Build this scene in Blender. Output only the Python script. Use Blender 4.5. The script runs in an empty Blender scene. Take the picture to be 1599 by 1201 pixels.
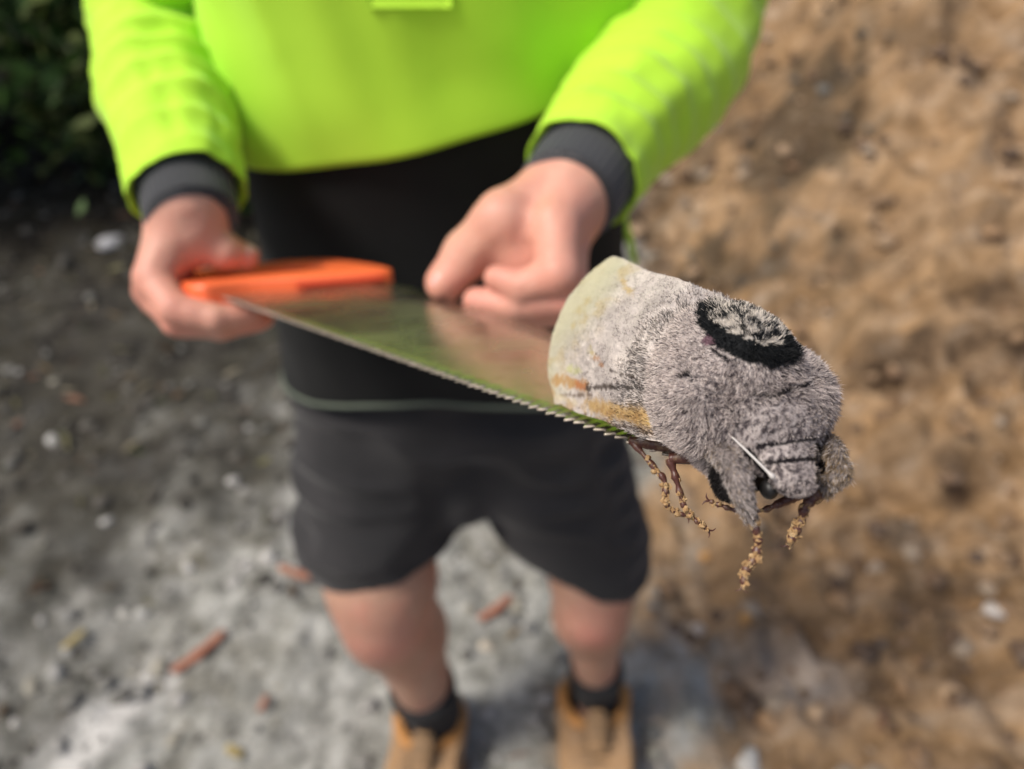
import bpy, math, random
import numpy as np
from mathutils import Vector, Matrix

rng = np.random.default_rng(7)
random.seed(7)
scene = bpy.context.scene
col = scene.collection

# ------------------------------------------------------------------ camera
W0, H0, FPX = 1599.0, 1201.0, 1231.0
CAM_H, PITCH = 1.53, math.radians(42.0)
FWD = np.array([0, math.cos(PITCH), -math.sin(PITCH)])
DWN = np.array([0, -math.sin(PITCH), -math.cos(PITCH)])
RGT = np.array([1.0, 0, 0])
CAM = np.array([0, 0, CAM_H])
cd = bpy.data.cameras.new('camera')
cam = bpy.data.objects.new('camera', cd)
col.objects.link(cam)
cam.location = CAM
cam.rotation_euler = (math.pi / 2 - PITCH, 0, 0)
cd.sensor_width = 36.0
cd.lens = 36.0 * FPX / W0
cd.clip_start = 0.01
cd.clip_end = 500
cd.dof.use_dof = True
cd.dof.focus_distance = 0.218
cd.dof.aperture_fstop = (cd.lens) / 4.3      # entrance pupil about 4.3 mm
scene.camera = cam

# ------------------------------------------------------------------ light
SUN_AZ = np.array([-0.86, -0.24])            # direction towards the sun (x, y)
SUN_EL = math.radians(57)
SUN_AZ = SUN_AZ / np.linalg.norm(SUN_AZ)
sun_dir = Vector((SUN_AZ[0] * math.cos(SUN_EL), SUN_AZ[1] * math.cos(SUN_EL), math.sin(SUN_EL)))
w = bpy.data.worlds.new('World')
scene.world = w
w.use_nodes = True
nt = w.node_tree
bg = nt.nodes['Background']
sky = nt.nodes.new('ShaderNodeTexSky')
sky.sky_type = 'NISHITA'
sky.sun_disc = False
sky.sun_elevation = SUN_EL
sky.sun_rotation = math.atan2(SUN_AZ[0], SUN_AZ[1])
sky.air_density = 1.0
sky.dust_density = 4.0
sky.ozone_density = 0.6
nt.links.new(sky.outputs[0], bg.inputs[0])
bg.inputs[1].default_value = 0.12
sd = bpy.data.lights.new('sun', 'SUN')
sd.energy = 2.9
sd.angle = math.radians(14)
sd.color = (1.0, 0.95, 0.87)
so = bpy.data.objects.new('sun', sd)
so.rotation_euler = sun_dir.to_track_quat('Z', 'Y').to_euler()
col.objects.link(so)
vs = scene.view_settings
vs.view_transform = 'Standard'
vs.look = 'None'
vs.exposure = 0.15
vs.gamma = 1.0
vs.use_curve_mapping = False
scene.cycles.use_denoising = True
try:
    scene.cycles.denoiser = 'OPENIMAGEDENOISE'
except Exception:
    pass
scene.cycles.max_bounces = 6

# ------------------------------------------------------------------ helpers
def P(px, py, d):
    return CAM + d * (RGT * (px - 799.5) / FPX + DWN * (py - 600.5) / FPX + FWD)

def PY(px, py, Y):
    r = RGT * (px - 799.5) / FPX + DWN * (py - 600.5) / FPX + FWD
    return CAM + r * (Y / r[1])

def PZ(px, py, z):
    r = RGT * (px - 799.5) / FPX + DWN * (py - 600.5) / FPX + FWD
    return CAM + r * ((z - CAM_H) / r[2])

def pix(p):
    q = np.asarray(p) - CAM
    d = q @ FWD
    return np.stack([q @ RGT / d * FPX + 799.5, q @ DWN / d * FPX + 600.5, d], -1)

def unit(v):
    v = np.asarray(v, float)
    return v / (np.linalg.norm(v, axis=-1, keepdims=True) + 1e-12)

def _hash(i, j, k, seed):
    h = (i.astype(np.int64) * 374761393 + j.astype(np.int64) * 668265263 + k.astype(np.int64) * 2147483647 + seed * 974711) & 0xffffffff
    h = ((h ^ (h >> 13)) * 1274126177) & 0xffffffff
    h = ((h ^ (h >> 16)) * 2246822519) & 0xffffffff
    return ((h ^ (h >> 15)) & 0xffffff) / float(0xffffff)

def vnoise(p, scale=1.0, seed=0):
    p = np.asarray(p, float) * scale
    f = np.floor(p)
    t = p - f
    t = t * t * (3 - 2 * t)
    i, j, k = f[..., 0], f[..., 1], f[..., 2]
    r = 0
    for a in (0, 1):
        wa = t[..., 0] if a else 1 - t[..., 0]
        for b in (0, 1):
            wb = t[..., 1] if b else 1 - t[..., 1]
            for c in (0, 1):
                wc = t[..., 2] if c else 1 - t[..., 2]
                r = r + wa * wb * wc * _hash(i + a, j + b, k + c, seed)
    return r * 2 - 1

def fbm(p, scale, octv=4, seed=0, gain=0.5):
    r, a = 0, 1.0
    for o in range(octv):
        r = r + a * vnoise(p, scale * 2 ** o, seed + o * 17)
        a *= gain
    return r

def sstep(x, a, b):
    t = np.clip((np.asarray(x, float) - a) / (b - a), 0, 1)
    return t * t * (3 - 2 * t)

def mesh_np(name, V, F):
    """V (n,3); F (m,3) or (m,4) integer arrays or list of them"""
    if not isinstance(F, list):
        F = [F]
    V = np.asarray(V, np.float32)
    me = bpy.data.meshes.new(name)
    me.vertices.add(len(V))
    me.vertices.foreach_set('co', V.ravel())
    idx = np.concatenate([f.ravel() for f in F]).astype(np.int32)
    tot = np.concatenate([np.full(len(f), f.shape[1], np.int32) for f in F])
    start = np.concatenate([[0], np.cumsum(tot)[:-1]]).astype(np.int32)
    me.loops.add(len(idx))
    me.loops.foreach_set('vertex_index', idx)
    me.polygons.add(len(tot))
    me.polygons.foreach_set('loop_start', start)
    me.polygons.foreach_set('loop_total', tot)
    me.update(calc_edges=True)
    me.validate()
    return me

def setcol(me, name, C):
    a = me.attributes.new(name, 'FLOAT_COLOR', 'POINT')
    C = np.asarray(C, np.float32)
    if C.shape[1] == 3:
        C = np.concatenate([C, np.ones((len(C), 1), np.float32)], 1)
    a.data.foreach_set('color', C.ravel())

def obj(name, me, mat=None, parent=None, smooth=True):
    o = bpy.data.objects.new(name, me)
    col.objects.link(o)
    if mat is not None:
        me.materials.append(mat)
    if smooth:
        me.polygons.foreach_set('use_smooth', np.ones(len(me.polygons), bool))
    if parent is not None:
        o.parent = parent
        o.matrix_parent_inverse = parent_inv(parent)
    return o

def parent_inv(p):
    return (Matrix.Translation(p.location) @ p.rotation_euler.to_matrix().to_4x4()).inverted() if p.parent is None else \
        (parent_inv(p.parent).inverted() @ p.matrix_parent_inverse @ Matrix.Translation(p.location)).inverted()

def empty(name, loc, label, cat, group=None):
    o = bpy.data.objects.new(name, None)
    col.objects.link(o)
    o.location = Vector(loc)
    o.empty_display_size = 0.05
    tag(o, label, cat, group)
    return o

def tag(o, label, cat, group=None):
    o['label'] = label
    o['category'] = cat
    if group:
        o['group'] = group

# --- sdf modelling with surface nets
def surface_nets(f, org, h):
    s = f < 0
    nx, ny, nz = f.shape
    cs = (nx - 1, ny - 1, nz - 1)
    acc = np.zeros(cs + (3,), np.float32)
    cnt = np.zeros(cs, np.int16)
    def sl(a, b, c):
        return (slice(a, nx - 1 + a), slice(b, ny - 1 + b), slice(c, nz - 1 + c))
    corners = [(a, b, c) for a in (0, 1) for b in (0, 1) for c in (0, 1)]
    for p in corners:
        for ax in range(3):
            if p[ax]:
                continue
            q = list(p); q[ax] = 1
            fa, fb = f[sl(*p)], f[sl(*q)]
            m = (fa < 0) != (fb < 0)
            den = np.where(m, fa - fb, 1.0)
            t = np.where(m, fa / den, 0)
            for k in range(3):
                acc[..., k] += np.where(m, p[k] + (t if k == ax else 0), 0)
            cnt += m
    act = cnt > 0
    ids = np.full(cs, -1, np.int64)
    ii = np.argwhere(act)
    ids[act] = np.arange(len(ii))
    V = (ii + acc[act] / cnt[act][:, None]) * h + org
    quads = []
    for ax in range(3):
        a = [slice(None)] * 3; b = [slice(None)] * 3
        a[ax] = slice(0, -1); b[ax] = slice(1, None)
        ch = s[tuple(a)] != s[tuple(b)]
        e = np.argwhere(ch)
        o1, o2 = [(1, 2), (2, 0), (0, 1)][ax]
        ok = (e[:, o1] > 0) & (e[:, o2] > 0) & (e[:, o1] < cs[o1]) & (e[:, o2] < cs[o2])
        e = e[ok]
        def cid(d1, d2):
            c = e.copy(); c[:, o1] -= d1; c[:, o2] -= d2
            return ids[c[:, 0], c[:, 1], c[:, 2]]
        q = np.stack([cid(1, 1), cid(0, 1), cid(0, 0), cid(1, 0)], 1)
        inside = s[e[:, 0], e[:, 1], e[:, 2]]
        q = np.where(inside[:, None], q, q[:, ::-1])
        quads.append(q)
    return V, np.concatenate(quads)

def grid(lo, hi, h):
    lo, hi = np.asarray(lo, float), np.asarray(hi, float)
    n = np.ceil((hi - lo) / h).astype(int) + 1
    g = np.stack(np.meshgrid(*[lo[k] + h * np.arange(n[k]) for k in range(3)], indexing='ij'), -1)
    return g

def d_cone(g, a, b, ra, rb):
    a, b = np.asarray(a, float), np.asarray(b, float)
    ba = b - a
    t = np.clip(((g - a) @ ba) / (ba @ ba + 1e-12), 0, 1)
    return np.linalg.norm(g - a - t[..., None] * ba, axis=-1) - (ra + (rb - ra) * t)

def d_ell(g, c, r, R=None):
    q = g - np.asarray(c, float)
    if R is not None:
        q = q @ np.asarray(R)          # columns of R are the axes
    r = np.asarray(r, float)
    k0 = np.linalg.norm(q / r, axis=-1)
    k1 = np.linalg.norm(q / (r * r), axis=-1) + 1e-9
    return k0 * (k0 - 1) / k1

def smin(a, b, k):
    h = np.clip(0.5 + 0.5 * (b - a) / k, 0, 1)
    return b + (a - b) * h - k * h * (1 - h)

def chain(g, pts, k, D=None):
    for (a, ra), (b, rb) in zip(pts[:-1], pts[1:]):
        d = d_cone(g, a, b, ra, rb)
        D = d if D is None else smin(D, d, k)
    return D

# --- lofts
def resample(pts, n):
    """Catmull-Rom through rows of pts, n samples; any number of columns"""
    pts = np.asarray(pts, float)
    m = len(pts)
    ext = np.concatenate([[2 * pts[0] - pts[1]], pts, [2 * pts[-1] - pts[-2]]])
    t = np.linspace(0, m - 1, n)
    i = np.minimum(t.astype(int), m - 2)
    u = (t - i)[:, None]
    p0, p1, p2, p3 = ext[i], ext[i + 1], ext[i + 2], ext[i + 3]
    return 0.5 * (2 * p1 + (p2 - p0) * u + (2 * p0 - 5 * p1 + 4 * p2 - p3) * u ** 2 + (3 * p1 - p0 - 3 * p2 + p3) * u ** 3)

def frames(C, ref=(0, 0, 1)):
    T = unit(np.gradient(C, axis=0))
    n = np.asarray(ref, float)
    N = []
    for t in T:
        n = n - t * (n @ t)
        n = unit(n)
        N.append(n)
    N = np.array(N)
    return T, N, np.cross(T, N)

def loft_grid(G, closed=True, cap=(False, False)):
    """G (n_rings, m, 3) -> V, F"""
    n, m = G.shape[:2]
    V = G.reshape(-1, 3)
    i = np.arange(n - 1)[:, None]
    j = np.arange(m if closed else m - 1)[None, :]
    j2 = (j + 1) % m
    F = [np.stack([i * m + j, i * m + j2, (i + 1) * m + j2, (i + 1) * m + j], -1).reshape(-1, 4)]
    extra = []
    for e, c in enumerate(cap):
        if c:
            ring = 0 if e == 0 else n - 1
            ci = len(V)
            V = np.concatenate([V, G[ring].mean(0)[None]])
            jj = np.arange(m)
            a, b = ring * m + jj, ring * m + (jj + 1) % m
            extra.append(np.stack([np.full(m, ci), b, a] if e == 0 else [np.full(m, ci), a, b], -1))
    if extra:
        F += extra
    return V, F

def tube(path, n=24, m=12, cap=(True, True), ref=(0, 0, 1), disp=None, flat=1.0):
    """path rows x,y,z,r"""
    S = resample(path, n)
    T, N, B = frames(S[:, :3], ref)
    a = np.linspace(0, 2 * math.pi, m, endpoint=False)
    R = S[:, 3][:, None] * np.ones(m)
    if disp is not None:
        R = R + disp(np.linspace(0, 1, n)[:, None] * np.ones(m), a[None, :] * np.ones((n, 1)), S)
    G = S[:, None, :3] + R[..., None] * (np.cos(a)[None, :, None] * N[:, None] * flat + np.sin(a)[None, :, None] * B[:, None])
    return loft_grid(G, True, cap)

def join(parts):
    Vs, Fs, o = [], [], 0
    for V, F in parts:
        if not isinstance(F, list):
            F = [F]
        Vs.append(V)
        Fs += [f + o for f in F]
        o += len(V)
    return np.concatenate(Vs), Fs

# ------------------------------------------------------------------ materials
def mat(name, base=(0.5, 0.5, 0.5), rough=0.6, metal=0.0, attr=None, noise=None, bump=None, sss=0.0, sheen=0.0, spec=0.5, rnoise=None, trans=0.0):
    """noise: list of (scale, colour, lo, hi, factor) mixed over base; bump: (scale, strength, distance)"""
    m = bpy.data.materials.new(name)
    m.use_nodes = True
    n, l = m.node_tree.nodes, m.node_tree.links
    b = n['Principled BSDF']
    b.inputs['Roughness'].default_value = rough
    b.inputs['Metallic'].default_value = metal
    b.inputs['Specular IOR Level'].default_value = spec
    if sss:
        b.inputs['Subsurface Weight'].default_value = sss
        b.inputs['Subsurface Radius'].default_value = (0.8, 0.3, 0.15)
        b.inputs['Subsurface Scale'].default_value = 0.006
    if sheen:
        b.inputs['Sheen Weight'].default_value = sheen
        b.inputs['Sheen Roughness'].default_value = 0.5
    tc = n.new('ShaderNodeTexCoord')
    if attr:
        a = n.new('ShaderNodeAttribute'); a.attribute_name = attr
        cur = a.outputs['Color']
    else:
        r = n.new('ShaderNodeRGB'); r.outputs[0].default_value = (*base, 1)
        cur = r.outputs[0]
    for (sc, c, lo, hi, f) in (noise or []):
        t = n.new('ShaderNodeTexNoise'); t.inputs['Scale'].default_value = sc; t.inputs['Detail'].default_value = 6
        t.inputs['Roughness'].default_value = 0.6
        l.new(tc.outputs['Object'], t.inputs['Vector'])
        mr = n.new('ShaderNodeMapRange'); mr.inputs[1].default_value = lo; mr.inputs[2].default_value = hi
        mr.inputs[3].default_value = 0; mr.inputs[4].default_value = f
        l.new(t.outputs['Fac'], mr.inputs[0])
        mx = n.new('ShaderNodeMix'); mx.data_type = 'RGBA'
        l.new(mr.outputs[0], mx.inputs[0]); l.new(cur, mx.inputs[6]); mx.inputs[7].default_value = (*c, 1)
        cur = mx.outputs[2]
    l.new(cur, b.inputs['Base Color'])
    if rnoise:
        t = n.new('ShaderNodeTexNoise'); t.inputs['Scale'].default_value = rnoise[0]; t.inputs['Detail'].default_value = 5
        l.new(tc.outputs['Object'], t.inputs['Vector'])
        mr = n.new('ShaderNodeMapRange'); mr.inputs[1].default_value = 0.3; mr.inputs[2].default_value = 0.7
        mr.inputs[3].default_value = rnoise[1]; mr.inputs[4].default_value = rnoise[2]
        l.new(t.outputs['Fac'], mr.inputs[0]); l.new(mr.outputs[0], b.inputs['Roughness'])
    if bump:
        t = n.new('ShaderNodeTexNoise'); t.inputs['Scale'].default_value = bump[0]; t.inputs['Detail'].default_value = 5
        l.new(tc.outputs['Object'], t.inputs['Vector'])
        bp = n.new('ShaderNodeBump'); bp.inputs['Strength'].default_value = bump[1]; bp.inputs['Distance'].default_value = bump[2]
        l.new(t.outputs['Fac'], bp.inputs['Height']); l.new(bp.outputs[0], b.inputs['Normal'])
    if trans:
        tr = n.new('ShaderNodeBsdfTranslucent'); l.new(cur, tr.inputs[0])
        ms = n.new('ShaderNodeMixShader'); ms.inputs[0].default_value = trans
        l.new(b.outputs[0], ms.inputs[1]); l.new(tr.outputs[0], ms.inputs[2])
        l.new(ms.outputs[0], n['Material Output'].inputs[0])
    return m

M = {}
M['lime'] = mat('fluorescent_lime_fabric', (0.47, 0.79, 0.045), 0.75, sheen=0.15, spec=0.25,
                noise=[(9, (0.40, 0.72, 0.03), 0.4, 0.75, 0.5)], bump=(900, 0.15, 0.0005))
M['black_fab'] = mat('black_shirt_fabric', (0.006, 0.0065, 0.007), 0.85, sheen=0.05, spec=0.2,
                     noise=[(12, (0.011, 0.012, 0.012), 0.4, 0.7, 0.6)], bump=(900, 0.15, 0.0005))
M['cuff'] = mat('ribbed_black_cuff', (0.045, 0.046, 0.050), 0.9, sheen=0.25, spec=0.2, bump=(700, 0.3, 0.0006))
M['shorts'] = mat('charcoal_shorts_fabric', (0.024, 0.0235, 0.025), 0.9, sheen=0.12, spec=0.2,
                  noise=[(7, (0.044, 0.041, 0.042), 0.42, 0.72, 0.7)], bump=(600, 0.25, 0.0006))
M['trim'] = mat('shirt_hem_piping', (0.10, 0.12, 0.09), 0.8)
M['skin'] = mat('skin', attr='Col', rough=0.5, sss=0.18, spec=0.35,
                noise=[(22, (0.60, 0.22, 0.17), 0.45, 0.7, 0.40), (60, (0.70, 0.44, 0.33), 0.5, 0.75, 0.35)], bump=(160, 0.45, 0.0012))
M['nail'] = mat('fingernail', (0.70, 0.42, 0.38), 0.28, sss=0.1)
M['hair'] = mat('brown_hair', (0.05, 0.03, 0.02), 0.6, bump=(200, 0.5, 0.002))
M['sock'] = mat('black_sock_knit', (0.008, 0.008, 0.009), 0.95, sheen=0.03, bump=(500, 0.4, 0.001))
M['leather'] = mat('tan_nubuck', (0.34, 0.20, 0.095), 0.8,
                   noise=[(20, (0.20, 0.125, 0.07), 0.42, 0.7, 0.8), (60, (0.46, 0.33, 0.22), 0.52, 0.75, 0.5)], bump=(120, 0.4, 0.001))
M['collar'] = mat('padded_boot_collar', (0.42, 0.19, 0.05), 0.75, noise=[(30, (0.22, 0.12, 0.05), 0.45, 0.7, 0.6)], bump=(150, 0.3, 0.001))
M['sole'] = mat('dusty_rubber_sole', (0.10, 0.08, 0.06), 0.9, noise=[(40, (0.30, 0.25, 0.19), 0.45, 0.65, 0.7)])
M['lace'] = mat('boot_lace', (0.13, 0.09, 0.05), 0.9)
M['edge'] = mat('worn_tooth_edge', (0.30, 0.26, 0.21), 0.55, metal=0.7, noise=[(300, (0.50, 0.42, 0.36), 0.5, 0.65, 0.9)])
M['steel'] = mat('saw_steel', (0.46, 0.43, 0.35), 0.2, metal=0.86,
                 noise=[(7, (0.28, 0.25, 0.18), 0.40, 0.72, 0.8), (140, (0.30, 0.25, 0.17), 0.55, 0.70, 0.7), (35, (0.24, 0.19, 0.12), 0.56, 0.75, 0.6)],
                 rnoise=(25, 0.17, 0.34), bump=(6, 0.10, 0.002))
M['orange'] = mat('orange_plastic', (0.92, 0.165, 0.05), 0.42, noise=[(15, (0.85, 0.14, 0.04), 0.45, 0.7, 0.6)], bump=(250, 0.15, 0.0005))
M['grip'] = mat('dark_orange_grip', (0.62, 0.055, 0.015), 0.6, bump=(300, 0.3, 0.0005))
M['screw'] = mat('steel_screw', (0.5, 0.5, 0.5), 0.35, metal=1.0)
M['fur'] = mat('moth_fur', attr='Col', rough=0.65, spec=0.3, trans=0.22)
M['skin_moth'] = mat('moth_body', attr='Col', rough=0.8, spec=0.2, bump=(2500, 0.4, 0.0003))
M['wing'] = mat('moth_wing', attr='Col', rough=0.6, spec=0.35, bump=(2600, 0.5, 0.0003),
                noise=[(1500, (0.20, 0.17, 0.16), 0.52, 0.70, 0.35)])
M['eye'] = mat('moth_eye', (0.008, 0.007, 0.007), 0.5)
M['antenna'] = mat('pale_antenna', (0.62, 0.58, 0.54), 0.5)
M['chitin'] = mat('red_brown_chitin', (0.085, 0.030, 0.022), 0.4, noise=[(500, (0.30, 0.20, 0.11), 0.5, 0.7, 0.6)], bump=(1500, 0.3, 0.0003))
M['clay_bit'] = mat('clay_crumbs', (0.36, 0.215, 0.095), 0.95, noise=[(700, (0.50, 0.36, 0.20), 0.45, 0.65, 0.8)], bump=(2000, 0.5, 0.0004))
M['bark'] = mat('red_bark', (0.26, 0.10, 0.06), 0.85, noise=[(40, (0.40, 0.22, 0.14), 0.45, 0.7, 0.8)], bump=(80, 0.5, 0.002))
M['dry_leaf'] = mat('dry_leaf', (0.34, 0.27, 0.10), 0.8, noise=[(60, (0.22, 0.16, 0.07), 0.45, 0.7, 0.7)])
M['trunk'] = mat('dark_bark', (0.07, 0.055, 0.04), 0.9, noise=[(10, (0.03, 0.025, 0.02), 0.4, 0.7, 0.8)], bump=(30, 0.8, 0.01))
M['leaf'] = mat('dark_leaves', attr='Col', rough=0.55, spec=0.3, trans=0.15)
M['stone'] = mat('grey_stone', attr='Col', rough=0.9, noise=[(60, (0.16, 0.15, 0.135), 0.45, 0.7, 0.5)], bump=(90, 0.5, 0.003))

# ground
def ground_mat():
    m = bpy.data.materials.new('ground_gravel_and_clay')
    m.use_nodes = True
    n, l = m.node_tree.nodes, m.node_tree.links
    b = n['Principled BSDF']
    b.inputs['Roughness'].default_value = 0.92
    b.inputs['Specular IOR Level'].default_value = 0.2
    tc = n.new('ShaderNodeTexCoord')
    def noise(sc, det=6, dist=0.0, stretch=None):
        t = n.new('ShaderNodeTexNoise'); t.inputs['Scale'].default_value = sc; t.inputs['Detail'].default_value = det
        t.inputs['Roughness'].default_value = 0.62; t.inputs['Distortion'].default_value = dist
        if stretch:
            mp = n.new('ShaderNodeMapping'); mp.inputs['Scale'].default_value = stretch
            l.new(tc.outputs['Object'], mp.inputs[0]); l.new(mp.outputs[0], t.inputs['Vector'])
        else:
            l.new(tc.outputs['Object'], t.inputs['Vector'])
        return t.outputs['Fac']
    def ramp(src, stops):
        r = n.new('ShaderNodeValToRGB')
        e = r.color_ramp.elements
        while len(e) < len(stops):
            e.new(0.5)
        for k, (p, c) in enumerate(stops):
            e[k].position = p; e[k].color = (*c, 1)
        l.new(src, r.inputs[0])
        return r.outputs[0]
    def mix(f, a, c):
        x = n.new('ShaderNodeMix'); x.data_type = 'RGBA'
        if isinstance(f, float):
            x.inputs[0].default_value = f
        else:
            l.new(f, x.inputs[0])
        l.new(a, x.inputs[6]); l.new(c, x.inputs[7])
        return x.outputs[2]
    gravel = ramp(noise(16, 8), [(0.34, (0.055, 0.052, 0.044)), (0.45, (0.20, 0.195, 0.175)), (0.54, (0.32, 0.315, 0.29)), (0.66, (0.52, 0.51, 0.48))])
    gr2 = ramp(noise(5, 5), [(0.35, (0.10, 0.088, 0.055)), (0.5, (0.24, 0.24, 0.215)), (0.68, (0.35, 0.345, 0.32))])
    gravel = mix(0.45, gravel, gr2)
    clay = ramp(noise(14, 9, 0.3), [(0.34, (0.022, 0.014, 0.009)), (0.43, (0.11, 0.07, 0.04)), (0.51, (0.27, 0.175, 0.10)), (0.59, (0.38, 0.27, 0.17)), (0.68, (0.56, 0.47, 0.38))])
    cl2 = ramp(noise(3.2, 6, 0.6, (1.0, 2.2, 1.0)), [(0.32, (0.07, 0.045, 0.028)), (0.46, (0.25, 0.16, 0.09)), (0.56, (0.38, 0.215, 0.085)), (0.66, (0.36, 0.29, 0.22))])
    cl3 = ramp(noise(1.5, 7, 1.2, (0.8, 3.0, 1.0)), [(0.38, (0.055, 0.036, 0.022)), (0.48, (0.23, 0.145, 0.075)), (0.57, (0.40, 0.26, 0.14)), (0.68, (0.44, 0.35, 0.26))])
    clay = mix(0.42, clay, cl2)
    clay = mix(0.38, clay, cl3)
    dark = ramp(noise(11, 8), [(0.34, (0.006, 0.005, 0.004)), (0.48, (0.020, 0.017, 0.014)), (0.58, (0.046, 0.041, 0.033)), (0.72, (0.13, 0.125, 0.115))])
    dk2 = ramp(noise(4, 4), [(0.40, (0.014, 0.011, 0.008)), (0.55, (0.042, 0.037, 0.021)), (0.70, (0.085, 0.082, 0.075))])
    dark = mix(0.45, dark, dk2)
    pale = ramp(noise(12, 6), [(0.35, (0.42, 0.41, 0.39)), (0.65, (0.66, 0.64, 0.61))])
    at = n.new('ShaderNodeAttribute'); at.attribute_name = 'Zone'
    sp = n.new('ShaderNodeSeparateColor'); l.new(at.outputs['Color'], sp.inputs[0])
    c = mix(sp.outputs[0], gravel, clay)
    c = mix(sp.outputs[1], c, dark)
    c = mix(sp.outputs[2], c, pale)
    l.new(c, b.inputs['Base Color'])
    bp = n.new('ShaderNodeBump'); bp.inputs['Strength'].default_value = 0.7; bp.inputs['Distance'].default_value = 0.012
    l.new(noise(45, 6), bp.inputs['Height']); l.new(bp.outputs[0], b.inputs['Normal'])
    return m
M['ground'] = ground_mat()

# ------------------------------------------------------------------ ground
def bank(x, y):
    return np.minimum(sstep(x, 0.45, 1.5) * np.maximum(0, y - 1.25) * 0.42, 1.3) + \
        np.minimum(sstep(-x, 0.9, 2.4) * np.maximum(0, y - 2.2) * 0.25, 0.8)

def ground_h(x, y):
    p = np.stack([x, y, np.zeros_like(x)], -1)
    near = 1 - 0.75 * np.exp(-(((x - 0.0) / 0.42) ** 2 + ((y - 0.62) / 0.35) ** 2))
    clay = sstep(x, 0.2, 0.6)
    r = 0.030 * fbm(p, 2.1, 3, 3) + (0.016 + 0.030 * clay) * fbm(p, 9, 3, 5)
    ridg = np.abs(fbm(p, 5.5, 3, 9))
    r = r + clay * 0.11 * (0.35 - ridg) * sstep(y, 0.4, 1.3)
    r = r + 0.009 * fbm(p, 38, 2, 11)
    return r * near + bank(x, y)

def zone(x, y):
    p = np.stack([x, y, np.zeros_like(x)], -1)
    nz = fbm(p, 3.0, 4, 21)
    nf = fbm(p, 14.0, 3, 27)
    cl = sstep(x - 0.36 - 0.04 * (y - 1) + 0.20 * nz + 0.10 * nf, -0.14, 0.18)
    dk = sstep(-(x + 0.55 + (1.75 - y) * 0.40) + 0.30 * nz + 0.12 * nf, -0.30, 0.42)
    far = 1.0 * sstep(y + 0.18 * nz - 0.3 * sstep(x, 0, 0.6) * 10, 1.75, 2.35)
    dk = np.maximum(dk * 0.93, far * (1 - cl * 0.9))  # dark soil, its colour also deepened for the shade of the vegetation
    dark_clay = sstep(nz + 0.5 * nf, -0.1, 0.5) * sstep(y, 1.3, 2.2) * sstep(x, 0.2, 0.5) * (1 - sstep(x - 0.35 * (y - 2), 0.9, 1.5))  # darker patches over the clay farther back
    dk = np.maximum(dk, 0.7 * dark_clay)
    # slab of pale crushed rock
    a = PZ(235, 1055, 0)[:2]; b_ = PZ(90, 1230, 0)[:2]
    ba = b_ - a
    t = np.clip(((x - a[0]) * ba[0] + (y - a[1]) * ba[1]) / (ba @ ba), -0.1, 1.4)
    dd = np.hypot(x - a[0] - t * ba[0], y - a[1] - t * ba[1])
    pl = sstep(-dd + 0.03 * nz + 0.02 * nf, -0.075, -0.01)
    g2 = PZ(1240, 1065, 0)[:2]
    pl2 = sstep(-np.hypot((x - g2[0]) * 0.7, y - g2[1]) + 0.04 * nz, -0.12, 0.02) * 0.35
    return np.stack([cl, dk * (1 - pl), np.maximum(pl * 0.9, pl2), np.ones_like(cl)], -1)

def axis_coords(lo, hi, c, n, dens):
    u = np.linspace(-1, 1, n)
    s = np.sinh(u * dens) / math.sinh(dens)
    return np.where(s < 0, c + s * (c - lo), c + s * (hi - c))
gx = axis_coords(-60, 60, 0.1, 520, 5.6)
gy = axis_coords(-60, 80, 1.1, 520, 5.6)
X, Y = np.meshgrid(gx, gy, indexing='xy')
Z = ground_h(X.ravel(), Y.ravel())
V = np.stack([X.ravel(), Y.ravel(), Z], -1)
V, F = loft_grid(V.reshape(len(gy), len(gx), 3), closed=False)
me = mesh_np('ground', V, F)
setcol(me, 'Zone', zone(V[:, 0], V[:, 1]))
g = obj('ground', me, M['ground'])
g['kind'] = 'structure'

# ------------------------------------------------------------------ saw geometry
T0 = P(345, 463, 0.585); T1 = P(1062, 717, 0.226); S0 = P(600, 441, 0.618)
SL = unit(T1 - T0)                                  # along the blade
SN = unit(np.cross(SL, S0 - T0))
if SN[2] < 0:
    SN = -SN
SC = np.cross(SN, SL)
if SC @ (S0 - T0) < 0:
    SC = -SC
S1 = T1 + SC * 0.062 - SL * 0.004
def blade_hit(px, py):
    r = P(px, py, 1.0) - CAM
    return CAM + r * (((T0 - CAM) @ SN) / (r @ SN))

# ------------------------------------------------------------------ moth frame
R_tail = P(955, 405, 0.285)
disc = P(1170, 515, 0.205)
MF = unit(disc - R_tail)
MN = unit(SN - MF * (SN @ MF))
ML = np.cross(MN, MF)
MO = disc - 0.042 * MN
def mloc(p):
    p = np.asarray(p, float)
    return MO + p[..., 0:1] * MF + p[..., 1:2] * ML + p[..., 2:3] * MN
def minv(p):
    q = np.asarray(p, float) - MO
    return np.stack([q @ MF, q @ ML, q @ MN], -1)

# ------------------------------------------------------------------ person
PX = -0.075                                          # body midline
person = empty('person', (PX, 0.74, 0.0), 'person in lime and black work shirt, shorts and boots holding the saw flat', 'person')
TY = 0.755                                           # torso centre
rShould = np.array([PX - 0.195, TY + 0.01, 1.43])    # his right (picture left)
lShould = np.array([PX + 0.195, TY + 0.01, 1.43])
rElb, lElb = P(240, 45, 0.72), P(1058, 62, 0.69)
rWri, lWri = P(296, 318, 0.60), P(896, 292, 0.54)

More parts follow.
